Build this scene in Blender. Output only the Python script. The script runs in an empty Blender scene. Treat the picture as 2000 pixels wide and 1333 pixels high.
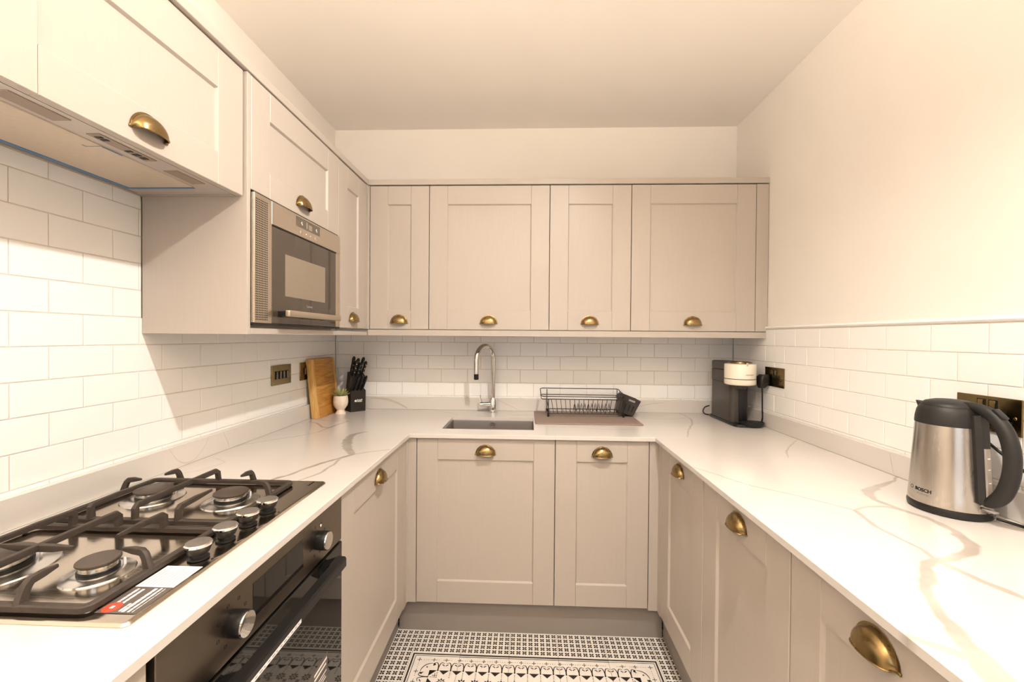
import bpy, bmesh, math, random
from mathutils import Vector, Matrix
random.seed(7)
PI = math.pi
scene = bpy.context.scene
COL = scene.collection

# ------------------------------------------------------------------ camera
cam_d = bpy.data.cameras.new('camera'); cam = bpy.data.objects.new('camera', cam_d); COL.objects.link(cam)
cam_d.sensor_fit = 'HORIZONTAL'; cam_d.sensor_width = 36.0; cam_d.lens = 820.17/2000*36; cam_d.clip_start = 0.02
RT = Vector((0.9993158, 0.03618252, 0.00766506)); UP = Vector((-0.00801026, 0.0094053, 0.99992369)); BK = Vector((0.03610767, -0.99930094, 0.00968869))
m = Matrix.Identity(4)
for i in range(3):
    m[i][0] = RT[i]; m[i][1] = UP[i]; m[i][2] = BK[i]
m.translation = (1.1149, -2.4056, 1.3081)
cam.matrix_world = m
scene.camera = cam

# ------------------------------------------------------------------ light + exposure
scene.view_settings.view_transform = 'Standard'; scene.view_settings.look = 'None'
scene.view_settings.gamma = 1.0; scene.view_settings.use_curve_mapping = False
scene.cycles.adaptive_threshold = 0.02; scene.cycles.caustics_reflective = False; scene.cycles.caustics_refractive = False
scene.view_settings.exposure = -0.13
world = bpy.data.worlds.new('daylight_sky'); scene.world = world; world.use_nodes = True
bg = world.node_tree.nodes['Background']; bg.inputs[0].default_value = (0.84, 0.90, 1.0, 1); bg.inputs[1].default_value = 2.5
WARM = (1.0, 0.935, 0.865); AMBER = (1.0, 0.825, 0.645)
ROOM_H = 2.501
DOWNLIGHTS = [(1.47, -1.715, 122.0), (1.50, -3.15, 3.0), (0.62, -3.15, 3.0)]  # first one placed from the cast shadows; the rear pair added as fill
FILL_UPLIGHT = (0.95, -3.0, 1.80, 200.0)  # added lamp out of view, lifts the ceiling brightness
WIN = (0.45, 1.85, 0.75, 2.15)      # window opening in the wall behind the camera: x0 x1 z0 z1
Y_FRONT = -4.3
pl = bpy.data.lights.new('window_portal', 'AREA'); pl.shape = 'RECTANGLE'; pl.size = WIN[1]-WIN[0]; pl.size_y = WIN[3]-WIN[2]
pl.cycles.is_portal = True
po = bpy.data.objects.new('window_portal', pl); COL.objects.link(po)
po.location = ((WIN[0]+WIN[1])/2, Y_FRONT-0.06, (WIN[2]+WIN[3])/2); po.rotation_euler = (PI/2, 0, 0)

# ------------------------------------------------------------------ materials
MATS = {}
def pm(name, col, rough=0.5, metal=0.0, var=0.03, scale=12.0, bump=0.0, bscale=None, stretch=(1,1,1), coat=0.0, spec=0.5, rvar=0.0, trans=0.0, ior=1.45, emit=None, alpha=1.0, sss=0.0):
    if name in MATS: return MATS[name]
    mt = bpy.data.materials.new(name); mt.use_nodes = True
    nt = mt.node_tree; N = nt.nodes; L = nt.links
    b = N['Principled BSDF']
    tc = N.new('ShaderNodeTexCoord'); mp = N.new('ShaderNodeMapping'); L.new(tc.outputs['Object'], mp.inputs[0]); mp.inputs['Scale'].default_value = stretch
    nz = N.new('ShaderNodeTexNoise'); nz.inputs['Scale'].default_value = scale; nz.inputs['Detail'].default_value = 3
    L.new(mp.outputs[0], nz.inputs['Vector'])
    rp = N.new('ShaderNodeMapRange'); rp.inputs[1].default_value = 0.3; rp.inputs[2].default_value = 0.7
    rp.inputs[3].default_value = 1-var; rp.inputs[4].default_value = 1+var
    L.new(nz.outputs['Fac'], rp.inputs[0])
    mx = N.new('ShaderNodeMix'); mx.data_type = 'RGBA'; mx.blend_type = 'MULTIPLY'; mx.inputs[0].default_value = 1
    mx.inputs[6].default_value = (*col, 1); L.new(rp.outputs[0], mx.inputs[7])
    L.new(mx.outputs[2], b.inputs['Base Color'])
    b.inputs['Roughness'].default_value = rough; b.inputs['Metallic'].default_value = metal
    b.inputs['Coat Weight'].default_value = coat; b.inputs['Coat Roughness'].default_value = 0.05
    b.inputs['Specular IOR Level'].default_value = spec
    b.inputs['Transmission Weight'].default_value = trans; b.inputs['IOR'].default_value = ior
    b.inputs['Alpha'].default_value = alpha
    if rvar:
        r2 = N.new('ShaderNodeMapRange'); r2.inputs[1].default_value = 0.3; r2.inputs[2].default_value = 0.7
        r2.inputs[3].default_value = max(0, rough-rvar); r2.inputs[4].default_value = rough+rvar
        L.new(nz.outputs['Fac'], r2.inputs[0]); L.new(r2.outputs[0], b.inputs['Roughness'])
    if bump:
        bp = N.new('ShaderNodeBump'); bp.inputs['Strength'].default_value = bump; bp.inputs['Distance'].default_value = 0.002
        n2 = nz
        if bscale:
            n2 = N.new('ShaderNodeTexNoise'); n2.inputs['Scale'].default_value = bscale; n2.inputs['Detail'].default_value = 2; L.new(mp.outputs[0], n2.inputs['Vector'])
        L.new(n2.outputs['Fac'], bp.inputs['Height']); L.new(bp.outputs[0], b.inputs['Normal'])
    if emit:
        b.inputs['Emission Color'].default_value = (*emit[:3], 1); b.inputs['Emission Strength'].default_value = emit[3]
    MATS[name] = mt
    return mt
def srgb(r, g, b):
    f = lambda c: (c/255/12.92) if c <= 10 else (((c/255)+0.055)/1.055)**2.4
    return (f(r), f(g), f(b))

M_PAINT = pm('taupe_cabinet_paint', srgb(187,178,168), 0.38, var=0.015, scale=30, bump=0.06, bscale=60, stretch=(6,6,0.35))
M_PAINTH = pm('taupe_cabinet_paint_rail', srgb(187,178,168), 0.38, var=0.015, scale=30, bump=0.06, bscale=60, stretch=(0.35,6,6))
M_CARC = pm('cabinet_carcass_board', srgb(176,165,152), 0.5, var=0.02)
M_WALL = pm('cream_wall_paint', srgb(243,238,231), 0.75, var=0.012, scale=4, bump=0.05, bscale=180)
M_CEIL = pm('ceiling_paint', srgb(250,245,239), 0.85, var=0.012, scale=3, bump=0.04, bscale=160)
M_TILE = pm('white_glazed_tile', srgb(246,245,243), 0.22, var=0.012, scale=5, bump=0.04, bscale=9)
M_GROUT = pm('tile_grout', srgb(214,204,190), 0.9, var=0.06, scale=60)
M_FTILE = pm('encaustic_floor_tile', srgb(240,234,226), 0.45, var=0.04, scale=30)
M_FPRINT = pm('black_tile_print', srgb(40,34,31), 0.5, var=0.25, scale=45)
M_FGROUT = pm('floor_grout', srgb(170,160,150), 0.9, var=0.05, scale=60)
M_BRASS = pm('antique_brass', (0.31,0.215,0.095), 0.27, 1.0, var=0.14, scale=25, rvar=0.06)
M_BRONZE = pm('dark_antique_bronze', (0.235,0.175,0.08), 0.2, 1.0, var=0.12, scale=30, rvar=0.04)
M_STEEL = pm('brushed_steel', (0.60,0.56,0.51), 0.30, 1.0, var=0.03, scale=40, stretch=(1,14,1), rvar=0.05)
M_HOB = pm('hob_steel', (0.62,0.55,0.46), 0.14, 1.0, var=0.03, scale=40, stretch=(1,14,1), rvar=0.04)
M_STEELV = pm('kettle_steel', (0.52,0.48,0.43), 0.24, 1.0, var=0.03, scale=40, stretch=(1,1,0.05), rvar=0.05)
M_STEELX = pm('oven_panel_steel', (0.205,0.172,0.138), 0.34, 1.0, var=0.03, scale=40, stretch=(1,14,1), rvar=0.05)
M_MWST = pm('microwave_steel', (0.62,0.55,0.46), 0.34, 1.0, var=0.02, scale=40, stretch=(1,14,1), rvar=0.04)
M_CHROME = pm('chrome', (0.72,0.70,0.67), 0.07, 1.0, var=0.01)
M_ALU = pm('burner_aluminium', (0.68,0.66,0.63), 0.22, 1.0, var=0.05, scale=60)
M_IRON = pm('cast_iron', srgb(62,54,48), 0.55, var=0.12, scale=80, bump=0.15, bscale=300)
M_CAP = pm('burner_cap_enamel', srgb(72,62,54), 0.45, var=0.05)
M_BLACK = pm('black_plastic', srgb(22,21,21), 0.36, var=0.08, scale=60)
M_MATTE = pm('soft_black_plastic', srgb(31,30,29), 0.5, var=0.06, scale=60)
M_GLASSB = pm('black_oven_glass', (0.010,0.009,0.008), 0.03, var=0.02, coat=0.0, spec=0.5)
M_MWGL = pm('smoked_microwave_glass', (0.06,0.044,0.03), 0.05, var=0.02, coat=0.25, spec=0.6)
M_MWWIN = pm('microwave_window_mesh', (0.25,0.20,0.145), 0.12, var=0.03, scale=300, coat=0.8)
M_DISP = pm('display_panel', (0.10,0.075,0.05), 0.1, var=0.05, coat=0.6)
M_WHITE = pm('white_print', srgb(240,238,234), 0.5, var=0.02)
M_GREYP = pm('grey_print', srgb(150,148,146), 0.5, var=0.05)
M_PAPER = pm('white_label_paper', srgb(236,234,236), 0.6, var=0.02)
M_DKLAB = pm('dark_label', srgb(92,84,80), 0.5, var=0.05)
M_RED = pm('red_label_print', srgb(214,74,52), 0.5, var=0.04)
M_BLUE = pm('blue_protective_film', srgb(70,126,176), 0.35, var=0.08, scale=40)
M_HOODP = pm('hood_grey_metal', srgb(196,188,182), 0.35, 0.25, var=0.02)
M_FILT = pm('hood_filter_aluminium', srgb(214,200,182), 0.38, 0.3, var=0.03, scale=60)
M_LAMPG = pm('hood_lamp_lens', srgb(150,134,120), 0.3, var=0.03)
M_CREAM = pm('cream_gloss_plastic', srgb(246,236,218), 0.25, var=0.01, coat=0.4)
M_DKGREY = pm('dark_grey_coffee_plastic', srgb(66,60,55), 0.36, var=0.05, scale=40)
M_MAT = pm('woven_drying_mat', srgb(150,132,122), 0.9, var=0.16, scale=420, bump=0.6, bscale=420)
M_WIRE = pm('black_coated_wire', srgb(38,32,29), 0.4, var=0.08)
M_CADDY = pm('charcoal_caddy_plastic', srgb(52,46,43), 0.5, var=0.06, scale=60)
M_POT = pm('white_ceramic_pot', srgb(240,224,206), 0.4, var=0.06, scale=90, bump=0.3, bscale=220)
M_SOIL = pm('dark_potting_soil', srgb(66,50,36), 0.95, var=0.3, scale=120, bump=0.6)
M_LEAF = pm('pale_green_leaf', srgb(190,192,128), 0.5, var=0.14, scale=50)
M_SINK = pm('sink_steel', (0.43,0.41,0.39), 0.34, 1.0, var=0.03, scale=40, stretch=(14,1,1), rvar=0.05)
M_LENS = pm('lamp_lens', (1,0.9,0.75), 0.3, var=0.0, emit=(1.0,0.82,0.6,12.0))
M_PVC = pm('white_window_frame', srgb(240,240,238), 0.4, var=0.01)
M_HOLE = pm('black_recess', srgb(12,11,10), 0.6, var=0.05)
M_SLAB = None

def wood_mat(name, c1, c2, stretch, scale=16):
    mt = bpy.data.materials.new(name); mt.use_nodes = True; nt = mt.node_tree; N = nt.nodes; L = nt.links; b = N['Principled BSDF']
    tc = N.new('ShaderNodeTexCoord'); mp = N.new('ShaderNodeMapping'); L.new(tc.outputs['Object'], mp.inputs[0]); mp.inputs['Scale'].default_value = stretch
    nz = N.new('ShaderNodeTexNoise'); nz.inputs['Scale'].default_value = scale; nz.inputs['Detail'].default_value = 4; nz.inputs['Distortion'].default_value = 0.6; L.new(mp.outputs[0], nz.inputs['Vector'])
    cr = N.new('ShaderNodeValToRGB'); cr.color_ramp.elements[0].position = 0.32; cr.color_ramp.elements[1].position = 0.68
    cr.color_ramp.elements[0].color = (*c1, 1); cr.color_ramp.elements[1].color = (*c2, 1)
    L.new(nz.outputs['Fac'], cr.inputs[0]); L.new(cr.outputs[0], b.inputs['Base Color']); b.inputs['Roughness'].default_value = 0.45
    return mt
M_BAMB = wood_mat('bamboo_board', srgb(176,118,48), srgb(214,160,82), (1, 0.5, 4.5), 18)
M_BAMBL = wood_mat('pale_bamboo_strip', srgb(214,162,88), srgb(232,188,118), (8, 8, 1))

def slab_mat():
    mt = bpy.data.materials.new('white_veined_quartz'); mt.use_nodes = True; nt = mt.node_tree; N = nt.nodes; L = nt.links; b = N['Principled BSDF']
    at = N.new('ShaderNodeAttribute'); at.attribute_name = 'vein'
    tc = N.new('ShaderNodeTexCoord'); nz = N.new('ShaderNodeTexNoise'); nz.inputs['Scale'].default_value = 14; nz.inputs['Detail'].default_value = 4; L.new(tc.outputs['Object'], nz.inputs['Vector'])
    r1 = N.new('ShaderNodeMapRange'); r1.inputs[1].default_value = 0.35; r1.inputs[2].default_value = 0.65; r1.inputs[3].default_value = 0.7; r1.inputs[4].default_value = 1.0; L.new(nz.outputs['Fac'], r1.inputs[0])
    mu = N.new('ShaderNodeMath'); mu.operation = 'MULTIPLY'; L.new(at.outputs['Fac'], mu.inputs[0]); L.new(r1.outputs[0], mu.inputs[1])
    n2 = N.new('ShaderNodeTexNoise'); n2.inputs['Scale'].default_value = 3; n2.inputs['Detail'].default_value = 3; L.new(tc.outputs['Object'], n2.inputs['Vector'])
    c0 = N.new('ShaderNodeMix'); c0.data_type = 'RGBA'; L.new(n2.outputs['Fac'], c0.inputs[0]); c0.inputs[6].default_value = (*srgb(211,206,200), 1); c0.inputs[7].default_value = (*srgb(217,212,207), 1)
    c1 = N.new('ShaderNodeMix'); c1.data_type = 'RGBA'; L.new(mu.outputs[0], c1.inputs[0]); L.new(c0.outputs[2], c1.inputs[6]); c1.inputs[7].default_value = (*srgb(138,126,113), 1)
    L.new(c1.outputs[2], b.inputs['Base Color']); b.inputs['Roughness'].default_value = 0.16
    return mt
M_SLAB = slab_mat()

def pane_mat():
    mt = bpy.data.materials.new('window_pane_glass'); mt.use_nodes = True; nt = mt.node_tree; N = nt.nodes; L = nt.links
    out = N['Material Output']; N.remove(N['Principled BSDF'])
    t = N.new('ShaderNodeBsdfTransparent'); g = N.new('ShaderNodeBsdfGlossy'); g.inputs['Roughness'].default_value = 0.02; mx = N.new('ShaderNodeMixShader')
    fr = N.new('ShaderNodeFresnel'); fr.inputs[0].default_value = 1.45
    L.new(fr.outputs[0], mx.inputs[0]); L.new(t.outputs[0], mx.inputs[1]); L.new(g.outputs[0], mx.inputs[2]); L.new(mx.outputs[0], out.inputs[0])
    return mt
M_PANE = pane_mat()

# ------------------------------------------------------------------ mesh helpers
class MB:
    def __init__(s): s.v = []; s.f = []
    def add(s, v, f):
        o = len(s.v); s.v += [Vector(p) for p in v]; s.f += [tuple(i+o for i in q) for q in f]; return s
    def box(s, x0, x1, y0, y1, z0, z1):
        v = [(x0,y0,z0),(x1,y0,z0),(x1,y1,z0),(x0,y1,z0),(x0,y0,z1),(x1,y0,z1),(x1,y1,z1),(x0,y1,z1)]
        return s.add(v, [(0,3,2,1),(4,5,6,7),(0,1,5,4),(1,2,6,5),(2,3,7,6),(3,0,4,7)])
    def rbox(s, x0, x1, y0, y1, z0, z1, r=0.002, seg=1, axis=None):
        bm = bmesh.new(); bmesh.ops.create_cube(bm, size=1)
        for q in bm.verts: q.co = Vector(((x0+x1)/2+q.co.x*(x1-x0), (y0+y1)/2+q.co.y*(y1-y0), (z0+z1)/2+q.co.z*(z1-z0)))
        ed = bm.edges[:]
        if axis is not None: ed = [e for e in ed if abs((e.verts[0].co-e.verts[1].co)[axis]) > 1e-7]
        bmesh.ops.bevel(bm, geom=ed, offset=r, segments=seg, profile=0.5, affect='EDGES')
        bm.verts.index_update()
        s.add([q.co for q in bm.verts], [tuple(q.index for q in f.verts) for f in bm.faces]); bm.free(); return s
    def prism(s, poly, a0, a1, plane='xy'):
        n = len(poly)
        def P(p, a): return (p[0],p[1],a) if plane == 'xy' else ((p[0],a,p[1]) if plane == 'xz' else (a,p[0],p[1]))
        v = [P(p,a0) for p in poly]+[P(p,a1) for p in poly]
        f = [tuple(range(n)), tuple(range(2*n-1, n-1, -1))]+[(i,(i+1)%n,n+(i+1)%n,n+i) for i in range(n)]
        return s.add(v, f)
    def lathe(s, prof, c=(0,0,0), seg=32, sx=1.0, sy=1.0):
        v = []; f = []; n = len(prof)
        for i in range(seg):
            a = 2*PI*i/seg
            for r, z in prof: v.append((c[0]+r*math.cos(a)*sx, c[1]+r*math.sin(a)*sy, c[2]+z))
        for i in range(seg):
            j = (i+1) % seg
            for k in range(n-1): f.append((i*n+k, j*n+k, j*n+k+1, i*n+k+1))
        if prof[0][0] > 1e-6: f.append(tuple(i*n for i in range(seg))[::-1])
        if prof[-1][0] > 1e-6: f.append(tuple(i*n+n-1 for i in range(seg)))
        return s.add(v, f)
    def sweep(s, pts, prof, up=(0,0,1), closed=False, scales=None):
        pts = [Vector(p) for p in pts]; n = len(pts); k = len(prof); v = []; f = []; up = Vector(up)
        for i, p in enumerate(pts):
            if closed: t = (pts[(i+1)%n]-pts[i-1])
            else: t = (pts[min(i+1,n-1)]-pts[max(i-1,0)])
            t.normalize()
            sd = t.cross(up)
            if sd.length < 1e-4: sd = t.cross(Vector((1,0,0)) if abs(t.x) < 0.9 else Vector((0,1,0)))
            sd.normalize(); u2 = sd.cross(t); sc = scales[i] if scales else 1.0
            for a, b in prof: v.append(p+sd*a*sc+u2*b*sc)
        m2 = n if closed else n-1
        for i in range(m2):
            j = (i+1) % n
            for q in range(k): f.append((i*k+q, i*k+(q+1)%k, j*k+(q+1)%k, j*k+q))
        if not closed: f.append(tuple(range(k))[::-1]); f.append(tuple((n-1)*k+q for q in range(k)))
        return s.add(v, f)
    def tube(s, pts, r, seg=8, closed=False, up=(0,0,1), scales=None):
        return s.sweep(pts, [(r*math.cos(2*PI*i/seg), r*math.sin(2*PI*i/seg)) for i in range(seg)], up, closed, scales)
    def xf(s, M): s.v = [M @ p for p in s.v]; return s
def smooth_path(pts, n=8, closed=False):
    P = [Vector(p) for p in pts]; out = []
    N = len(P); R = N if closed else N-1
    for i in range(R):
        if closed: p0, p1, p2, p3 = P[i-1], P[i], P[(i+1)%N], P[(i+2)%N]
        else: p0, p1, p2, p3 = P[max(i-1,0)], P[i], P[i+1], P[min(i+2,N-1)]
        for k in range(n):
            t = k/n
            out.append(0.5*((2*p1)+(p2-p0)*t+(2*p0-5*p1+4*p2-p3)*t*t+(3*p1-p0-3*p2+p3)*t*t*t))
    if not closed: out.append(P[-1])
    return out
MW = {}
def tomesh(name, mb, mat, smooth=35):
    me = bpy.data.meshes.new(name); me.from_pydata([tuple(p) for p in mb.v], [], mb.f); me.update()
    bm = bmesh.new(); bm.from_mesh(me); bmesh.ops.recalc_face_normals(bm, faces=bm.faces); bm.to_mesh(me); bm.free()
    if mat: me.materials.append(mat)
    if smooth:
        for p in me.polygons: p.use_smooth = True
        me.set_sharp_from_angle(angle=math.radians(smooth))
    return me
def place(name, me, parent=None, M=None):
    o = bpy.data.objects.new(name, me); COL.objects.link(o)
    M = M or Matrix.Identity(4)
    if parent: o.parent = parent; MW[o] = MW[parent] @ M
    else: MW[o] = M
    o.matrix_basis = M
    return o
def obj(name, mb, mat, parent=None, local=False, smooth=35, M=None):
    """local=False: vertices are given in world space"""
    if parent is not None and not local:
        mb.xf(MW[parent].inverted())
    return place(name, tomesh(name, mb, mat, smooth), parent, M)
def tag(o, label=None, cat=None, group=None, kind=None):
    if label: o['label'] = label
    if cat: o['category'] = cat
    if group: o['group'] = group
    if kind: o['kind'] = kind
    return o
def thing(name, label, cat, loc=(0,0,0), rz=0.0, group=None):
    M = Matrix.Translation(loc) @ Matrix.Rotation(rz, 4, 'Z')
    o = bpy.data.objects.new(name, None); COL.objects.link(o); o.matrix_basis = M; MW[o] = M; o.empty_display_size = 0.05
    return tag(o, label, cat, group)
def struct(name, mb, mat, parent=None, smooth=0):
    o = obj(name, mb, mat, parent, smooth=smooth)
    if parent is None: o['kind'] = 'structure'
    return o
def solo(name, label, cat, mb, mat, group=None, origin=None, smooth=35):
    """a thing that is one mesh, its origin at its base"""
    M = Matrix.Translation(origin) if origin else Matrix.Identity(4)
    mb.xf(M.inverted())
    return tag(place(name, tomesh(name, mb, mat, smooth), None, M), label, cat, group)
def text(name, s, size, mat, parent, M, align='LEFT', ext=0.0002, bold=0.0):
    cu = bpy.data.curves.new(name, 'FONT'); cu.body = s; cu.size = size; cu.align_x = align; cu.extrude = ext; cu.offset = bold; cu.resolution_u = 2
    t = bpy.data.objects.new('tmp', cu); COL.objects.link(t)
    bpy.context.view_layer.update()
    me = bpy.data.meshes.new_from_object(t.evaluated_get(bpy.context.evaluated_depsgraph_get()))
    bpy.data.objects.remove(t); bpy.data.curves.remove(cu)
    me.materials.clear(); me.materials.append(mat); me.name = name
    return place(name, me, parent, M)
def basis(o, x, y, z):
    M = Matrix.Identity(4)
    for i in range(3): M[i][0] = x[i]; M[i][1] = y[i]; M[i][2] = z[i]; M[i][3] = o[i]
    return M

# ------------------------------------------------------------------ room shell
XL, XR = 0.0, 2.274            # tile faces of the two side walls; back wall tile face is y = 0
PL, PR, PB = -0.008, 2.283, 0.008
wl = struct('wall_left', MB().box(PL-0.1, PL, Y_FRONT, 0.1, 0, ROOM_H), M_WALL)
wb = struct('wall_back', MB().box(PL, PR, PB, 0.1, 0, ROOM_H), M_WALL)
wr = struct('wall_right', MB().box(PR, PR+0.1, Y_FRONT, 0.1, 0, ROOM_H), M_WALL)
x0, x1, z0, z1 = WIN
wf = MB().box(PL-0.1, x0, Y_FRONT-0.12, Y_FRONT, 0, ROOM_H).box(x1, PR+0.1, Y_FRONT-0.12, Y_FRONT, 0, ROOM_H).box(x0, x1, Y_FRONT-0.12, Y_FRONT, 0, z0).box(x0, x1, Y_FRONT-0.12, Y_FRONT, z1, ROOM_H)
struct('wall_front', wf, pm('taupe_wall_paint', srgb(128,118,108), 0.8, var=0.02, scale=4))
struct('ceiling', MB().box(PL-0.1, PR+0.1, Y_FRONT-0.12, 0.1, ROOM_H, ROOM_H+0.1), M_CEIL)
floor = struct('floor', MB().box(PL-0.1, PR+0.1, Y_FRONT-0.12, 0.1, -0.1, -0.0015), M_FGROUT)
w1 = thing('window_1', None, None, (x0, Y_FRONT-0.08, z0)); w1['kind'] = 'structure'
fm = MB(); t = 0.05
for a in (x0, (x0+x1)/2-t/2, x1-t): fm.rbox(a, a+t, Y_FRONT-0.1, Y_FRONT-0.04, z0, z1, 0.004)
for a in (z0, z1-t): fm.rbox(x0, x1, Y_FRONT-0.1, Y_FRONT-0.04, a, a+t, 0.004)
obj('window_frame', fm, M_PVC, w1)
for a, b in ((x0+t, (x0+x1)/2-t/2), ((x0+x1)/2+t/2, x1-t)):
    obj('pane', MB().box(a, b, Y_FRONT-0.072, Y_FRONT-0.068, z0+t, z1-t), M_PANE, w1, smooth=0)
obj('window_sill', MB().rbox(x0-0.04, x1+0.04, Y_FRONT-0.04, Y_FRONT+0.12, z0-0.03, z0, 0.004), M_PVC, w1)

# --- wall tiles (each its own piece)
TP, TH, TG = 0.1518, 0.0774, 0.0022
tile_cache = {}
def tile_mesh(w, h):
    k = (round(w,4), round(h,4))
    if k not in tile_cache:
        c = 0.0013; d = 0.007
        v = [(0,0,0),(w,0,0),(w,0,h),(0,0,h),(c,-d,c),(w-c,-d,c),(w-c,-d,h-c),(c,-d,h-c),(0,-d+c,0),(w,-d+c,0),(w,-d+c,h),(0,-d+c,h)]
        f = [(4,5,6,7),(8,9,5,4),(9,10,6,5),(10,11,7,6),(11,8,4,7),(0,1,9,8),(1,2,10,9),(2,3,11,10),(3,0,8,11)]
        me = bpy.data.meshes.new('tile'); me.from_pydata(v, [], f); me.update(); me.materials.append(M_TILE); tile_cache[k] = me
    return tile_cache[k]
def tile_field(parent, M, u0, u1, zlo, zhi, zref, phase, th=TH, skip=None):
    """M maps local (u along wall, -y out of wall, z) to world. Local y=0 is the tile's back."""
    Pi = MW[parent].inverted()
    k = math.floor((zlo-zref)/th)
    while zref+k*th < zhi-0.004:
        a = max(zref+k*th, zlo); b = min(zref+(k+1)*th, zhi); k += 1
        if b-a < 0.006: continue
        ph = phase + (0.5*TP if (k % 2) else 0.0)
        j = math.floor((u0-ph)/TP)
        while ph+j*TP < u1-0.002:
            c = max(ph+j*TP, u0); d = min(ph+(j+1)*TP, u1); j += 1
            if d-c < 0.006: continue
            if skip and skip(c, d, a, b): continue
            g = TG/2
            place('tile', tile_mesh(d-c-2*g, b-a-2*g), parent, Pi @ M @ Matrix.Translation((c+g, 0, a+g)))
UPZ = 0.9585                       # top of the upstand
def wallM(side):
    if side == 'b': return Matrix.Translation((0, 0.007, 0))
    if side == 'l': return Matrix.Translation((-0.007, 0, 0)) @ Matrix.Rotation(PI/2, 4, 'Z')
    return Matrix.Translation((XR+0.007, 0, 0)) @ Matrix.Rotation(-PI/2, 4, 'Z')
# grout beds
obj('grout', MB().box(PL, -0.0016, -2.25, 0.004, UPZ-0.004, 1.3554), M_GROUT, wl, smooth=0)
obj('grout', MB().box(PL, -0.0016, -2.25, -1.2297, 1.3554, 1.72), M_GROUT, wl, smooth=0)
obj('grout', MB().box(0.0, XR, 0.0016, PB, UPZ-0.004, 1.345), M_GROUT, wb, smooth=0)
obj('grout', MB().box(XR+0.0016, PR, -2.25, 0.004, UPZ-0.004, 1.356), M_GROUT, wr, smooth=0)
ZR = 1.2753
tile_field(wl, wallM('l'), -2.25, -0.001, UPZ-0.003, 1.3554, 1.2775, -1.2-0.2648, th=0.0779)
tile_field(wl, wallM('l'), -2.25, -1.2297, 1.3554, 1.72, 1.2775, -1.2-0.2648, th=0.0779)
tile_field(wb, wallM('b'), 0.001, XR-0.001, UPZ-0.003, 1.345, ZR, 0.5453+TP/2)
tile_field(wr, wallM('r'), 0.001, 2.25, UPZ-0.003, 1.3527, ZR, 0.8-0.2522+TP/2)
# half-round tile trim on top of the right wall tiles, in lengths
y = -0.318; n = 0
while y > -2.25:
    L_ = 0.304; a = max(y-L_, -2.25)
    pf = [(0.011*math.sin(q*PI/6)*1.0, 0.0075*math.cos(q*PI/6)) for q in range(7)]
    mb = MB(); mb.prism([(XR+0.006-p[0]*1.05, 1.3615-p[1]) for p in pf]+[(PR, 1.354),(PR, 1.369)][::-1], a+0.0006, y-0.0006, 'xz')
    n += 1; t_ = struct('trim_%d' % n, mb, M_TILE, smooth=40)
    y -= L_

# --- floor tiles with printed pattern
FT = 0.2007; FX0 = 0.650; FY0 = -0.693
def poly_strip(mb, pts, w):
    P = [Vector((p[0], p[1], 0)) for p in pts]
    if not isinstance(w, (list, tuple)): w = [w]*len(P)
    L = []; R = []
    for i, p in enumerate(P):
        t = (P[min(i+1, len(P)-1)]-P[max(i-1, 0)]); t.normalize(); nrm = Vector((-t.y, t.x, 0))
        L.append(p+nrm*w[i]/2); R.append(p-nrm*w[i]/2)
    mb.add(L+R, [(i, i+1, len(P)+i+1, len(P)+i) for i in range(len(P)-1)])
def disc(mb, x, y, r, n=8): mb.add([(x+r*math.cos(2*PI*i/n), y+r*math.sin(2*PI*i/n), 0) for i in range(n)], [tuple(range(n))])
def quad(mb, x0, x1, y0, y1): mb.add([(x0,y0,0),(x1,y0,0),(x1,y1,0),(x0,y1,0)], [(0,1,2,3)])
def cross_x(mb, cx, cy, s):
    for i in range(4):
        a = PI/4+i*PI/2; u = Vector((math.cos(a), math.sin(a), 0)); p = Vector((-u.y, u.x, 0)); c = Vector((cx, cy, 0))
        mb.add([c+u*0.0004, c+u*0.0056*s-p*0.0040*s, c+u*0.0102*s-p*0.0030*s, c+u*0.0116*s, c+u*0.0102*s+p*0.0030*s, c+u*0.0056*s+p*0.0040*s], [(0,1,2,3,4,5)])
def plus(mb, x, y, s):
    quad(mb, x-s, x+s, y-0.0012, y+0.0012); quad(mb, x-0.0012, x+0.0012, y-s, y+s)
    for d in (-s, s): disc(mb, x+d, y, 0.0021, 6); disc(mb, x, y+d, 0.0021, 6)
H = FT
def rosette(mb, cx, cy, r):
    for i in range(8):
        a = i*PI/4; u = Vector((math.cos(a), math.sin(a), 0)); p = Vector((-u.y, u.x, 0)); c = Vector((cx, cy, 0))
        mb.add([c+u*r*0.25, c+u*r*0.6-p*r*0.2, c+u*r, c+u*r*0.6+p*r*0.2], [(0,1,2,3)])
    disc(mb, cx, cy, r*0.18)
def print_cross():
    mb = MB()
    for i in range(8):
        for j in range(8): cross_x(mb, (i+0.5)*H/8, (j+0.5)*H/8, 1.0)
    return mb
def rep(fn, mb, xs):      # the frieze below the border line, y measured down from the outer edge
    for x in xs: fn(mb, x)
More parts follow.
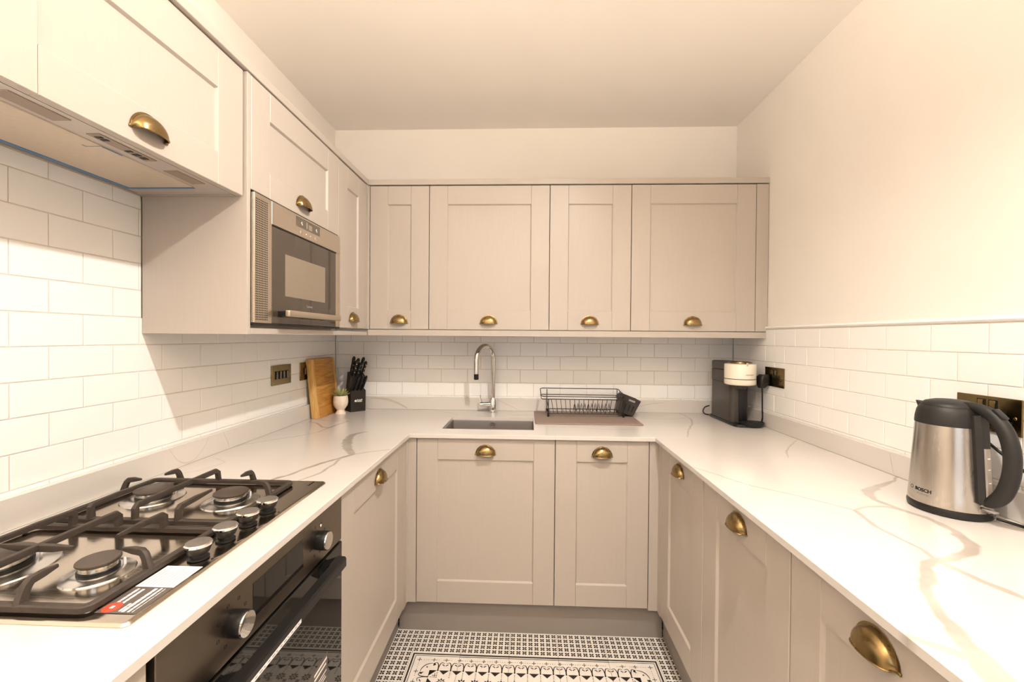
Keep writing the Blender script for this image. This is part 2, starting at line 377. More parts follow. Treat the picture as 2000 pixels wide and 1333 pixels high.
def frieze_unit(mb, xs, d=lambda x, y: (x, y)):
    w = H/4
    def st(pts, wd): poly_strip(mb, [d(*p) for p in pts], wd)
    def dc(x, y, r): p = d(x, y); disc(mb, p[0], p[1], r, 6)
    for sgn in (-1, 1):
        pts = []
        for i in range(11):
            t = i/10; a = t*PI*0.95
            pts.append((xs+sgn*(w*0.44)*(1-math.cos(a))*0.5, H-(0.090-0.036*math.sin(min(a, PI/2))+0.008*max(0, t-0.5)*1.2)))
        st(pts, [0.0044-0.0026*i/10 for i in range(11)])
        dc(xs+sgn*w*0.34, H-0.066, 0.0030); dc(xs+sgn*w*0.42, H-0.069, 0.0026); dc(xs+sgn*w*0.27, H-0.064, 0.0018)
    st([(xs, H-0.070), (xs, H-0.096)], [0.0028, 0.0060])
    dc(xs, H-0.104, 0.0022); dc(xs, H-0.111, 0.0020); dc(xs, H-0.118, 0.0018); dc(xs, H-0.126, 0.0022)
    for k in (-1, 1):
        p = [d(xs+k*w/2, H-0.113), d(xs+k*w/2, H-0.093), d(xs+k*w*0.11, H-0.093)]
        mb.add([(q[0], q[1], 0) for q in p], [(0,1,2)])
def print_edge():
    mb = MB()
    quad(mb, 0, H, H-0.0145, H-0.0070); quad(mb, 0, H, H-0.0225, H-0.0190)
    for k in range(4):
        x = (k+0.5)*H/4; frieze_unit(mb, x)
        plus(mb, k*H/4 if k else 0.004, H-0.041, 0.0062)
        for q in (-1, 1): disc(mb, x+q*0.009, H-0.041, 0.0016, 6)
        disc(mb, x, H-0.041, 0.0018, 6)
        rosette(mb, k*H/4+0.025, H-0.148, 0.019); plus(mb, k*H/4+0.025, H-0.185, 0.008)
        cross_x(mb, min(max(k*H/4, 0.012), H-0.012), H-0.167, 0.7)
    return mb
def print_corner():           # outer sides are +y and -x
    mb = MB()
    quad(mb, 0.0070, H, H-0.0135, H-0.0070); quad(mb, 0.0190, H, H-0.0215, H-0.0190)
    quad(mb, 0.0070, 0.0135, 0, H-0.0070); quad(mb, 0.0190, 0.0215, 0, H-0.0190)
    for k in range(2, 4):
        frieze_unit(mb, (k+0.5)*H/4); frieze_unit(mb, (k+0.5)*H/4, lambda x, y: (H-y, H-x))
    plus(mb, 0.041, H-0.041, 0.0072)
    for k in range(2, 4):
        x = k*H/4; plus(mb, x, H-0.041, 0.0062); plus(mb, 0.041, H-x, 0.0062)
        for q in (-0.012, 0.012, 0.02): disc(mb, x+q, H-0.041, 0.0016, 6); disc(mb, 0.041, H-x-q, 0.0016, 6)
    for q in (0.055, 0.064, 0.073): disc(mb, q+0.005, H-0.041, 0.0016, 6); disc(mb, 0.041, H-q-0.005, 0.0016, 6)
    arc = [(0.058+0.042*(1-math.cos(a))+0.0, H-0.058-0.042*(1-math.sin(a))) for a in [i*PI/2/10 for i in range(11)]]
    poly_strip(mb, arc, [0.002+0.002*math.sin(i*PI/10) for i in range(11)])
    disc(mb, 0.062, H-0.108, 0.005); disc(mb, 0.106, H-0.062, 0.005); disc(mb, 0.080, H-0.078, 0.0035)
    mb.add([(0.093, H-0.093, 0), (0.122, H-0.093, 0), (0.093, H-0.122, 0)], [(0,1,2)])
    rosette(mb, 0.148, H-0.148, 0.019); plus(mb, 0.185, H-0.185, 0.008); plus(mb, 0.118, H-0.118, 0.008)
    return mb
def print_field():
    mb = MB()
    for i in range(4):
        for j in range(4):
            c = ((i+0.5)*H/4, (j+0.5)*H/4)
            if (i+j) % 2: rosette(mb, *c, 0.021)
            else: plus(mb, *c, 0.009); [cross_x(mb, c[0]+a*0.017, c[1]+b*0.017, 0.5) for a in (-1,1) for b in (-1,1)]
    return mb
def pmesh(mb): mb.v = [p+Vector((-H/2, -H/2, 0.0003)) for p in mb.v]; return tomesh('printed_pattern', mb, M_FPRINT, 0)
PRN = {'x': pmesh(print_cross()), 'e': pmesh(print_edge()), 'c': pmesh(print_corner()), 'f': pmesh(print_field())}
g = 0.0009
FTM = tomesh('floor_tile', MB().rbox(-H/2+g, H/2-g, -H/2+g, H/2-g, -0.008, 0.0, 0.0006), M_FTILE, 0)
for j in range(-1, 19):
    for i in range(-4, 9):
        cx = FX0+(i+0.5)*FT; cy = FY0-(j+0.5)*FT
        if cy < Y_FRONT+0.05 or cx < 0.06 or cx > PR-0.06: continue
        if cy > -2.25 and not (0.50 < cx < 1.78): continue
        rot = 0; typ = 'x'
        if 0 <= i <= 4 and 0 <= j <= 9:
            L_, R_, T_, B_ = i == 0, i == 4, j == 0, j == 9
            if T_ and L_: typ = 'c'
            elif T_ and R_: typ, rot = 'c', -PI/2
            elif B_ and L_: typ, rot = 'c', PI/2
            elif B_ and R_: typ, rot = 'c', PI
            elif T_: typ = 'e'
            elif L_: typ, rot = 'e', PI/2
            elif R_: typ, rot = 'e', -PI/2
            elif B_: typ, rot = 'e', PI
            else: typ = 'f'
        ft = place('floor_tile', FTM, floor, Matrix.Translation((cx, cy, 0)) @ Matrix.Rotation(rot, 4, 'Z'))
        place('printed_pattern', PRN[typ], ft)

# --- ceiling downlights (recessed); the rear two are added, unseen fill
for k, (lx, ly, pw) in enumerate(DOWNLIGHTS):
    d = thing('downlight', ['recessed ceiling downlight over the hob aisle', 'added unseen recessed downlight nearest the window on the right', 'added unseen recessed downlight nearest the window on the left'][k], 'light', (lx, ly, ROOM_H), group='recessed ceiling downlights')
    obj('trim_ring', MB().lathe([(0.030, -0.001), (0.032, -0.004), (0.043, -0.003), (0.045, 0.0)], (0,0,0), 32), M_WHITE, d, local=True)
    obj('lens', MB().lathe([(0.031, 0.002), (0.031, -0.0008), (0.0, -0.0008)], (0,0,0), 24), M_LENS, d, local=True)
    ld = bpy.data.lights.new('downlight_lamp', 'SPOT'); ld.energy = pw; ld.color = WARM; ld.spot_size = math.radians(168); ld.spot_blend = 0.85; ld.shadow_soft_size = 0.022
    lo = bpy.data.objects.new('downlight_lamp', ld); COL.objects.link(lo); lo.parent = d; lo.location = (0, 0, -0.012)
    if k == 0: lo.rotation_euler = (0, math.radians(27), 0)      # gimbal lamp tilted towards the hob

# --- uplighter added unseen behind the camera to brighten the ceiling
ux, uy, uz, up_w = FILL_UPLIGHT
fl = thing('added_uplighter', 'added unseen steel uplighter filling the ceiling with light, behind the counter runs', 'lamp', (ux, uy, 0))
obj('base', MB().lathe([(0.0, 0.0), (0.13, 0.0), (0.13, 0.012), (0.03, 0.022), (0.0, 0.022)], (0,0,0), 32), M_STEEL, fl, local=True)
obj('pole', MB().tube([(0,0,0.02), (0,0,uz-0.09)], 0.011, 12), M_STEEL, fl, local=True)
obj('bowl', MB().lathe([(0.012, uz-0.09), (0.07, uz-0.075), (0.13, uz-0.03), (0.150, uz), (0.145, uz), (0.125, uz-0.03), (0.066, uz-0.068), (0.0, uz-0.078)], (0,0,0), 36), M_WHITE, fl, local=True)
ld = bpy.data.lights.new('uplighter_fill', 'SPOT'); ld.energy = up_w; ld.color = AMBER; ld.spot_size = math.radians(174); ld.spot_blend = 0.3; ld.shadow_soft_size = 0.06
lo = bpy.data.objects.new('uplighter_fill', ld); COL.objects.link(lo); lo.parent = fl; lo.location = (0, 0, uz+0.005); lo.rotation_euler = (PI, 0, 0)

# ------------------------------------------------------------------ cabinets
def cup_mesh():
    a, b, c = 0.0415, 0.026, 0.041
    mb = MB(); nu, nv = 20, 8
    def shell(k, flip):
        v = []
        for i in range(nu+1):
            th = PI*i/nu
            for j in range(nv+1):
                ph = PI/2*j/nv        # 0: on the door plane, pi/2: out at the lip
                q = math.sin(th)
                # arch outline swept forward to the lip
                x = -a*k*math.cos(th)*(1-0.10*math.sin(ph)**3); z = c*k*q*math.cos(ph)**0.85 if ph < PI/2-1e-6 else 0.0
                y_ = -b*k*math.sin(ph)*(abs(q)**0.55)
                v.append((x, y_, z))
        n = nv+1
        f = [(i*n+j, (i+1)*n+j, (i+1)*n+j+1, i*n+j+1) for i in range(nu) for j in range(nv)]
        mb.add(v, f)
        return v
    vo = shell(1.0, 0); shell(0.94, 1)
    # flange flat on the door
    fl = []
    for i in range(nu+1):
        th = PI*i/nu; fl += [(-(a+0.0035)*math.cos(th), -0.0012, (c+0.0035)*math.sin(th)), (-(a-0.002)*math.cos(th), -0.0022, (c-0.002)*math.sin(th))]
    mb.add(fl, [(2*i, 2*i+2, 2*i+3, 2*i+1) for i in range(nu)])
    # rolled lip along the bottom front edge
    lip = [vo[i*(nv+1)+nv] for i in range(nu+1)]
    lip = [(p[0], p[1], p[2]+0.0006) for p in lip]
    mb.tube(lip, 0.0016, 6)
    for s_ in (-1, 1): mb.rbox(s_*a-0.0045, s_*a+0.0045, -0.0035, 0.0, -0.001, 0.004, 0.0008)
    return tomesh('cup_handle', mb, M_BRASS, 50)
CUP = cup_mesh()
def shaker_door(cab, x, w, z, h, cup=None, stile=0.09, rail_t=0.092, rail_b=0.094, cup_x=None):
    """door part in the cabinet's own space: front face at y=0"""
    e = 0.0004; D = 0.020
    door = obj('door', MB().rbox(x+stile-0.006, x+w-stile+0.006, 0.0075, 0.0165, z+rail_b-0.006, z+h-rail_t+0.006, 0.0005), M_PAINT, cab, local=True, smooth=0)
    for a in (x, x+w-stile):
        mb = MB().rbox(a, a+stile, 0, D, z, z+h, 0.0013)
        # inner bead slope towards the panel
        q = a+stile if a == x else a; sg = 1 if a == x else -1
        mb.prism([(q, 0.0012), (q+sg*0.0045, 0.0078), (q, 0.0078)], z+rail_b, z+h-rail_t, 'xy')
        obj('stile', mb, M_PAINT, door, local=True, smooth=0)
    for a, hh, sg in ((z, rail_b, 1), (z+h-rail_t, rail_t, -1)):
        mb = MB().rbox(x+stile+e, x+w-stile-e, 0, D, a, a+hh, 0.0011)
        q = a+hh if sg == 1 else a
        mb.prism([(0.0012, q), (0.0078, q+sg*0.0045), (0.0078, q)], x+stile+e, x+w-stile-e, 'yz')
        obj('rail', mb, M_PAINTH, door, local=True, smooth=0)
    if cup is not None:
        place('cup_handle', CUP, door, Matrix.Translation((x+w/2 if cup_x is None else cup_x, -0.0002, cup)))
    return door
def carcass(cab, w, h, d, z=0.0, x=0.0, open_top=False):
    t = 0.018; y0 = 0.0225
    mb = MB().box(x, x+t, y0, d, z, z+h).box(x+w-t, x+w, y0, d, z, z+h).box(x+t, x+w-t, y0, d, z, z+t).box(x+t, x+w-t, d-0.01, d, z+t, z+h)
    if not open_top: mb.box(x+t, x+w-t, y0, d, z+h-t, z+h)
    return obj('carcass', mb, M_CARC, cab, local=True, smooth=0)
RZ = {'b': 0.0, 'l': PI/2, 'r': -PI/2}
BZ0, BH = 0.150, 0.716      # base doors
ZUB, ZUT = 1.3432, 2.0598   # wall unit doors
def base_unit(label, side, loc, w, depth, group='taupe base cabinets', top_open=False):
    c = thing('base_cabinet', label, 'cabinet', (loc[0], loc[1], BZ0), RZ[side], group)
    carcass(c, w, BH-0.002, depth, open_top=top_open)
    shaker_door(c, 0.0016, w-0.0032, 0, BH, cup=0.648 if side != 'r' else 0.655)
    return c
YB, YU = -0.6015, -0.3215     # door fronts of the back run: base, wall
XLB, XRB = 0.598, 1.678       # door fronts of the left / right base runs
# back run
base_unit('wide taupe base cabinet under the sink with one cup handle', 'b', (0.639, YB, 0), 0.6, 0.575, top_open=True)
base_unit('narrow taupe base cabinet under the dish rack, right of the sink cabinet', 'b', (1.239, YB, 0), 0.4, 0.575)
# left run
base_unit('tall-doored taupe base cabinet between the oven and the back left corner', 'l', (XLB, -1.2535, 0), 0.6035, 0.575)
base_unit('taupe base cabinet at the near side of the oven', 'l', (XLB, -2.25, 0), 0.398, 0.575)
# right run
base_unit('taupe base cabinet on the right nearest the back corner', 'r', (XRB, -0.641, 0), 0.415, 0.575)
base_unit('taupe base cabinet under the right worktop with one further cabinet on either side', 'r', (XRB, -1.057, 0), 0.440, 0.575)
base_unit('taupe base cabinet at the near right of the view, its handle the largest', 'r', (XRB, -1.498, 0), 0.440, 0.575)
c = thing('base_cabinet', 'taupe base cabinet beyond the near end of the right run', 'cabinet', (XRB, -1.939, BZ0), RZ['r'], 'taupe base cabinets')
carcass(c, 0.311, BH-0.002, 0.575); shaker_door(c, 0.0016, 0.308, 0, BH, cup=0.648)
# corner posts
t = thing('corner_post', 'taupe corner post in the left inner corner of the base units', 'post', (XLB, YB, 0.14))
obj('front_strip', MB().rbox(XLB-0.004, 0.6375, YB+0.0006, YB+0.02, 0.147, 0.8685, 0.001), M_PAINT, t, smooth=0)
obj('side_strip', MB().rbox(XLB-0.02, XLB-0.0006, -0.6485, YB+0.018, 0.140, 0.8685, 0.001), M_PAINT, t, smooth=0)
obj('bead', MB().rbox(XLB-0.006, XLB+0.003, YB-0.006, YB+0.003, 0.147, 0.8685, 0.0015), M_PAINT, t, smooth=0)
t = thing('corner_post', 'taupe corner post in the right inner corner of the base units', 'post', (XRB, YB, 0.14))
obj('front_strip', MB().rbox(1.6405, XRB+0.004, YB+0.0006, YB+0.02, 0.140, 0.8685, 0.001), M_PAINT, t, smooth=0)
obj('side_strip', MB().rbox(XRB+0.0006, XRB+0.02, -0.6395, YB+0.018, 0.140, 0.8685, 0.001), M_PAINT, t, smooth=0)
# plinths
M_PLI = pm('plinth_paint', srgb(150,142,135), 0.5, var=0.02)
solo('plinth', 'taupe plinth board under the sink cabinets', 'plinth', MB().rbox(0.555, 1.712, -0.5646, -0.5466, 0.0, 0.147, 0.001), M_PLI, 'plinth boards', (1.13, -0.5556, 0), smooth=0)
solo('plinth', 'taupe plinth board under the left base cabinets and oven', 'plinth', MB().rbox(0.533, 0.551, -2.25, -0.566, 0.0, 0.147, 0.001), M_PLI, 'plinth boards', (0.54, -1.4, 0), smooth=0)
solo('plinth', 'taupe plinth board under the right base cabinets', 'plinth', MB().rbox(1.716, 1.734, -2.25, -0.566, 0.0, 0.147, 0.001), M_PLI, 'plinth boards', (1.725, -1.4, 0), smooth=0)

# wall units on the back wall
def wall_unit(label, side, loc, w, z0, z1, depth, group='taupe wall cabinets', **k):
    c = thing('wall_cabinet', label, 'cabinet', (loc[0], loc[1], z0), RZ[side], group)
    carcass(c, w, z1-z0, depth)
    shaker_door(c, 0.0016, w-0.0032, 0, z1-z0-0.0015, cup=0.029, **k)
    return c
for lab, a, w in (('narrow taupe wall cabinet at the left end of the back wall', 0.322, 0.3), ('wide taupe wall cabinet above the tap', 0.622, 0.6), ('medium taupe wall cabinet above the dish rack', 1.222, 0.4), ('wide taupe wall cabinet in the right corner above the coffee machine', 1.622, 0.6)):
    c = wall_unit(lab, 'b', (a, YU, 0), w, ZUB, ZUT, 0.31)
    if a > 1.6: obj('filler', MB().rbox(0.6010, 0.6585, 0.0006, 0.02, 0.0, ZUT-ZUB, 0.001), M_PAINT, c, local=True, smooth=0)
XU = 0.312
c = wall_unit('narrow taupe wall cabinet right of the microwave on the left wall', 'l', (XU, -0.6505, 0), 0.302, ZUB, ZUT, 0.30, stile=0.088)
obj('filler', MB().box(0.290, 0.3112, -0.3478, -0.3217, ZUB, ZUT).box(0.290, 0.3205, -0.3212, -0.302, ZUB, ZUT), M_PAINT, c, smooth=0)
# tall microwave housing with end panel
c = thing('microwave_cabinet', 'taupe wall cabinet with plain end panel housing the microwave', 'cabinet', (XU, -1.2145, 1.31), RZ['l'], 'taupe wall cabinets')
W_ = 0.563; zz = 1.31
obj('end_panel', MB().rbox(-0.015, 0.0, 0.0006, 0.311, 0.0, ZUT-zz+0.001, 0.0006), M_PAINT, c, local=True, smooth=0)
mb = MB().box(0.0005, 0.016, 0.0225, 0.309, ZUB-zz, ZUT-zz).box(W_-0.016, W_-0.0005, 0.0225, 0.309, ZUB-zz, ZUT-zz)
for a in (ZUB-zz-0.014, 1.7265-zz, ZUT-zz-0.018): mb.box(0.016, W_-0.016, 0.0225, 0.309, a, a+0.014)
mb.box(0.016, W_-0.016, 0.299, 0.309, ZUB-zz, ZUT-zz)
obj('carcass', mb, M_CARC, c, local=True, smooth=0)
shaker_door(c, 0.0016, W_-0.0032, 1.7315-zz, ZUT-1.7315, cup=1.7315-zz+0.029, rail_t=0.09, rail_b=0.078, stile=0.09)
# cupboard over the hood
XH = 0.303; ZH = 1.7035
c = thing('hood_cabinet', 'pale taupe wall cabinet over the hob with the extractor built in below', 'cabinet', (XH, -1.833, ZH), RZ['l'], 'taupe wall cabinets')
W_ = 0.600
mb = MB().box(0, 0.018, 0.0225, 0.30, 0, ZUT-ZH).box(W_-0.018, W_, 0.0225, 0.30, 0, ZUT-ZH).box(0.018, W_-0.018, 0.0225, 0.30, ZUT-ZH-0.018, ZUT-ZH).box(0.018, W_-0.018, 0.29, 0.30, 0, ZUT-ZH)
obj('carcass', mb, M_CARC, c, local=True, smooth=0)
shaker_door(c, 0.0016, W_-0.0032, 0, ZUT-ZH, cup=0.029, rail_t=0.105, rail_b=0.083, stile=0.096)
# cornice and pelmet
t = thing('cornice', 'taupe cornice board along the top of the wall cabinets', 'cornice', (XU, YU, 2.064))
obj('back_length', MB().rbox(0.308, 2.2815, YU-0.004, YU+0.03, 2.0635, 2.0905, 0.0015), M_PAINTH, t, smooth=0)
obj('left_length', MB().rbox(XU-0.03, XU+0.004, -1.835, YU-0.0045, 2.0635, 2.0905, 0.0015), M_PAINT, t, smooth=0)
t = thing('pelmet', 'taupe pelmet strip under the front of the wall cabinets', 'pelmet', (XU, YU, 1.31))
obj('back_length', MB().rbox(0.312, XR-0.001, YU-0.001, YU+0.018, 1.3105, 1.3395, 0.001), M_PAINTH, t, smooth=0)
obj('left_length', MB().rbox(XU-0.020, XU-0.001, -1.2135, YU-0.0015, 1.3105, 1.3285, 0.001), M_PAINT, t, smooth=0)

# ------------------------------------------------------------------ worktop with veins
ZW, ZWB = 0.8870, 0.8705
EL, EB, ER = 0.6125, -0.617, 1.6585        # front edges: left run, back run, right run
SK = (0.729, 1.149, -0.506, -0.221)        # sink cut-out
SEAM = 1.237; YEND = -2.25
VE = [  # (points, half widths, strength)
 ([(0.345,-1.26),(0.397,-1.175),(0.42,-1.10),(0.462,-1.014),(0.500,-0.945)], [0.005,0.006,0.006,0.007,0.008], 0.75),
 ([(0.500,-0.945),(0.455,-0.875),(0.405,-0.77),(0.379,-0.66),(0.395,-0.615),(0.415,-0.59)], [0.008,0.017,0.018,0.013,0.010,0.004], 0.62),
 ([(0.44,-1.235),(0.478,-1.17),(0.487,-1.08),(0.478,-0.985)], [0.003,0.004,0.004,0.004], 0.6),
 ([(0.500,-0.945),(0.55,-0.905),(0.612,-0.868)], [0.004,0.003,0.003], 0.6),
 ([(0.055,-0.40),(0.11,-0.43),(0.165,-0.50),(0.213,-0.519),(0.222,-0.45),(0.238,-0.375)], [0.004,0.005,0.005,0.008,0.004,0.005], 0.6),
 ([(0.02,-0.86),(0.08,-0.774),(0.15,-0.70),(0.205,-0.62),(0.213,-0.519)], [0.003,0.003,0.003,0.003,0.005], 0.45),
 ([(0.10,-0.36),(0.16,-0.37),(0.238,-0.375)], [0.003,0.003,0.004], 0.45),
 ([(1.66,-1.02),(1.70,-1.08),(1.753,-1.175),(1.821,-1.231),(1.878,-1.289),(1.926,-1.344)], [0.002,0.0025,0.0025,0.0025,0.003,0.004], 0.55),
 ([(1.926,-1.344),(1.910,-1.40),(1.905,-1.459),(1.910,-1.53),(1.903,-1.576)], [0.005,0.006,0.005,0.004,0.006], 0.6),
 ([(1.926,-1.344),(1.97,-1.322),(2.02,-1.318),(2.045,-1.34)], [0.004,0.005,0.006,0.007], 0.5),
 ([(2.262,-1.07),(2.213,-1.113),(2.13,-1.165),(2.060,-1.215),(2.035,-1.27),(2.045,-1.33),(2.065,-1.39),(2.060,-1.45),(2.045,-1.475)], [0.003,0.004,0.009,0.014,0.009,0.008,0.008,0.010,0.012], 0.55),
 ([(2.045,-1.475),(2.030,-1.515),(1.985,-1.548),(1.940,-1.567),(1.903,-1.576)], [0.014,0.013,0.010,0.009,0.009], 0.62),
 ([(1.903,-1.576),(1.862,-1.60),(1.828,-1.639),(1.790,-1.675),(1.768,-1.71),(1.745,-1.76),(1.730,-1.80),(1.705,-1.86),(1.66,-1.95)], [0.008,0.010,0.011,0.008,0.009,0.011,0.013,0.018,0.022], 0.62),
 ([(1.903,-1.576),(1.907,-1.62),(1.925,-1.68),(1.96,-1.76),(2.02,-1.86)], [0.006,0.008,0.008,0.008,0.006], 0.6),
 ([(1.655,-1.792),(1.676,-1.810),(1.708,-1.832)], [0.007,0.009,0.012], 0.55),
 ([(1.972,-0.02),(1.975,-0.10),(1.968,-0.20),(1.92,-0.33),(1.842,-0.49),(1.80,-0.60)], [0.003,0.004,0.005,0.004,0.003,0.002], 0.45),
 ([(1.72,-0.16),(1.80,-0.20),(1.89,-0.19),(1.97,-0.15)], [0.002,0.003,0.003,0.002], 0.35),
 ([(2.045,-0.885),(2.09,-0.80),(2.167,-0.70),(2.24,-0.62)], [0.002,0.003,0.003,0.002], 0.4),
 ([(1.20,-0.43),(1.38,-0.445),(1.52,-0.47),(1.64,-0.45)], [0.002,0.003,0.003,0.002], 0.35),
 ([(0.60,-0.06),(0.68,-0.10),(0.75,-0.17)], [0.003,0.004,0.002], 0.3),
 ([(1.03,-0.14),(1.10,-0.15),(1.155,-0.145)], [0.004,0.006,0.003], 0.35),
 ([(0.06,-1.02),(0.12,-1.06),(0.10,-1.15),(0.03,-1.20)], [0.002,0.002,0.002,0.002], 0.35),
 ([(0.30,-1.88),(0.40,-1.93),(0.52,-1.99),(0.612,-2.02)], [0.006,0.009,0.010,0.008], 0.5),
]
VS = []
for pts, ws, st in VE:
    sp = smooth_path([(p[0], p[1], w) for p, w in zip(pts, ws)], 7)
    for i in range(len(sp)-1):
        a, b = sp[i], sp[i+1]; VS.append((a.x, a.y, b.x, b.y, a.z, b.z, st))
random.seed(3)
def vnoise(x, y):
    return 0.5*math.sin(x*71+1.3*math.sin(y*53))+0.5*math.sin(y*83+1.7*math.sin(x*47+1.0))
def vein(x, y, segs):
    x += 0.0022*vnoise(x, y); y += 0.0022*vnoise(y+3.1, x)
    best = 0.0
    for ax, ay, bx, by, wa, wb_, st in segs:
        dx, dy = bx-ax, by-ay; L2 = dx*dx+dy*dy+1e-12
        t = ((x-ax)*dx+(y-ay)*dy)/L2; t = 0.0 if t < 0 else (1.0 if t > 1 else t)
        d = math.hypot(x-ax-t*dx, y-ay-t*dy); w = (wa+(wb_-wa)*t)*(1+0.18*vnoise(x*1.7, y*1.7))
        k = (d-w)/(0.0016+0.28*w)
        v = st*(1.0 if k < -0.5 else (0.0 if k > 0.5 else 0.5-k))
        if v > best: best = v
    return best
def slab(name, parent, rects, extra):
    V = []; F = []; A = {}; idx = {}
    def vid(x, y, segs=None):
        k = (round(x, 5), round(y, 5))
        if k not in idx:
            idx[k] = len(V); V.append((x, y, ZW)); A[idx[k]] = vein(x, y, segs) if segs else 0.0
        return idx[k]
    CS = 0.024; N = 9
    for (x0, x1, y0, y1) in rects:
        nx = max(1, math.ceil((x1-x0)/CS)); ny = max(1, math.ceil((y1-y0)/CS)); sx = (x1-x0)/nx; sy = (y1-y0)/ny
        for i in range(nx):
            for j in range(ny):
                a, b = x0+i*sx, y0+j*sy; mxx, myy = a+sx/2, b+sy/2; rad = 0.020
                seg = [q for q in VS if min(q[0], q[2])-q[4]-rad-0.022 < mxx < max(q[0], q[2])+q[4]+rad+0.022 and min(q[1], q[3])-q[4]-rad-0.022 < myy < max(q[1], q[3])+q[4]+rad+0.022]
                if not seg: F.append((vid(a, b), vid(a+sx, b), vid(a+sx, b+sy), vid(a, b+sy))); continue
                for p in range(N):
                    for q in range(N):
                        c0, c1, d0, d1 = a+sx*p/N, a+sx*(p+1)/N, b+sy*q/N, b+sy*(q+1)/N
                        F.append((vid(c0, d0, seg), vid(c1, d0, seg), vid(c1, d1, seg), vid(c0, d1, seg)))
    for quad_ in extra:
        o = len(V); V += quad_; F.append((o, o+1, o+2, o+3))
        for i, p in enumerate(quad_):
            seg = [q for q in VS if abs(q[0]-p[0]) < 0.1 and abs(q[1]-p[1]) < 0.1]
            A[o+i] = vein(p[0], p[1], seg) if seg else 0.0
    me = bpy.data.meshes.new(name); L0 = MW[parent].translation
    me.from_pydata([(p[0]-L0.x, p[1]-L0.y, p[2]-L0.z) for p in V], [], F); me.update()
    at = me.attributes.new('vein', 'FLOAT', 'POINT')
    at.data.foreach_set('value', [A[i] for i in range(len(V))])
    me.materials.append(M_SLAB)
    return place(name, me, parent)
CH = 0.0016
def edge_strip(pa, pb, outx, outy, n=60, ma=0, mbb=0):
    """chamfer + face of a front edge from pa to pb (outer line); (outx, outy) points outwards; ma/mb trim the inner line at mitres"""
    Q = []
    for i in range(n):
        t0, t1 = i/n, (i+1)/n
        P0 = (pa[0]+(pb[0]-pa[0])*t0, pa[1]+(pb[1]-pa[1])*t0); P1 = (pa[0]+(pb[0]-pa[0])*t1, pa[1]+(pb[1]-pa[1])*t1)
        dx, dy = (pb[0]-pa[0]), (pb[1]-pa[1]); l = math.hypot(dx, dy); ux, uy = dx/l, dy/l
        k0 = ma if i == 0 else 0; k1 = mbb if i == n-1 else 0
        I0 = (P0[0]-outx*CH+ux*k0, P0[1]-outy*CH+uy*k0, ZW); I1 = (P1[0]-outx*CH+ux*k1, P1[1]-outy*CH+uy*k1, ZW)
        O0 = (P0[0], P0[1], ZW-CH); O1 = (P1[0], P1[1], ZW-CH)
        Q.append([I0, I1, O1, O0]); Q.append([O0, O1, (P1[0], P1[1], ZWB), (P0[0], P0[1], ZWB)])
    return Q
wt = thing('worktop', 'white quartz worktop with grey veins running round three sides of the kitchen', 'worktop', (1.137, -0.3, ZWB))
G = 0.0002
# left slab: left run + back run up to the seam, around the sink
rA = [(0, EL-CH, YEND, EB+CH), (0, SK[0], EB+CH, 0), (SK[0], SK[1], EB+CH, SK[2]), (SK[0], SK[1], SK[3], 0), (SK[1], SEAM-G, EB+CH, 0)]
eA = edge_strip((EL, YEND), (EL, EB), 1, 0, 100, 0, CH)+edge_strip((EL, EB), (SEAM-G, EB), 0, -1, 50, -CH, 0)
for a, b in (((SK[0],SK[2]),(SK[1],SK[2])), ((SK[1],SK[2]),(SK[1],SK[3])), ((SK[1],SK[3]),(SK[0],SK[3])), ((SK[0],SK[3]),(SK[0],SK[2]))):
    eA.append([(a[0],a[1],ZW), (b[0],b[1],ZW), (b[0],b[1],ZWB), (a[0],a[1],ZWB)])
def under(rs): return [[(a,c_,ZWB),(b,c_,ZWB),(b,d,ZWB),(a,d,ZWB)] for a, b, c_, d in rs]
eA += under([(0, EL, YEND, EB), (0, SK[0], EB, 0), (SK[0], SK[1], EB, SK[2]), (SK[0], SK[1], SK[3], 0), (SK[1], SEAM-G, EB, 0)])
eA += [[(SEAM-G,EB,ZW-CH),(SEAM-G,0,ZW),(SEAM-G,0,ZWB),(SEAM-G,EB,ZWB)], [(0,YEND,ZW),(EL-CH,YEND,ZW),(EL,YEND,ZWB),(0,YEND,ZWB)]]
slab('left_slab', wt, rA, eA)
rB = [(SEAM+G, ER+CH, EB+CH, 0), (ER+CH, XR, YEND, 0)]
eB = edge_strip((SEAM+G, EB), (ER, EB), 0, -1, 30, 0, CH)+edge_strip((ER, EB), (ER, YEND), -1, 0, 100, -CH, 0)
eB += under([(SEAM+G, ER, EB, 0), (ER, XR, YEND, 0)])
eB += [[(SEAM+G,EB,ZW-CH),(SEAM+G,0,ZW),(SEAM+G,0,ZWB),(SEAM+G,EB,ZWB)], [(ER+CH,YEND,ZW),(XR,YEND,ZW),(XR,YEND,ZWB),(ER,YEND,ZWB)]]
slab('right_slab', wt, rB, eB)
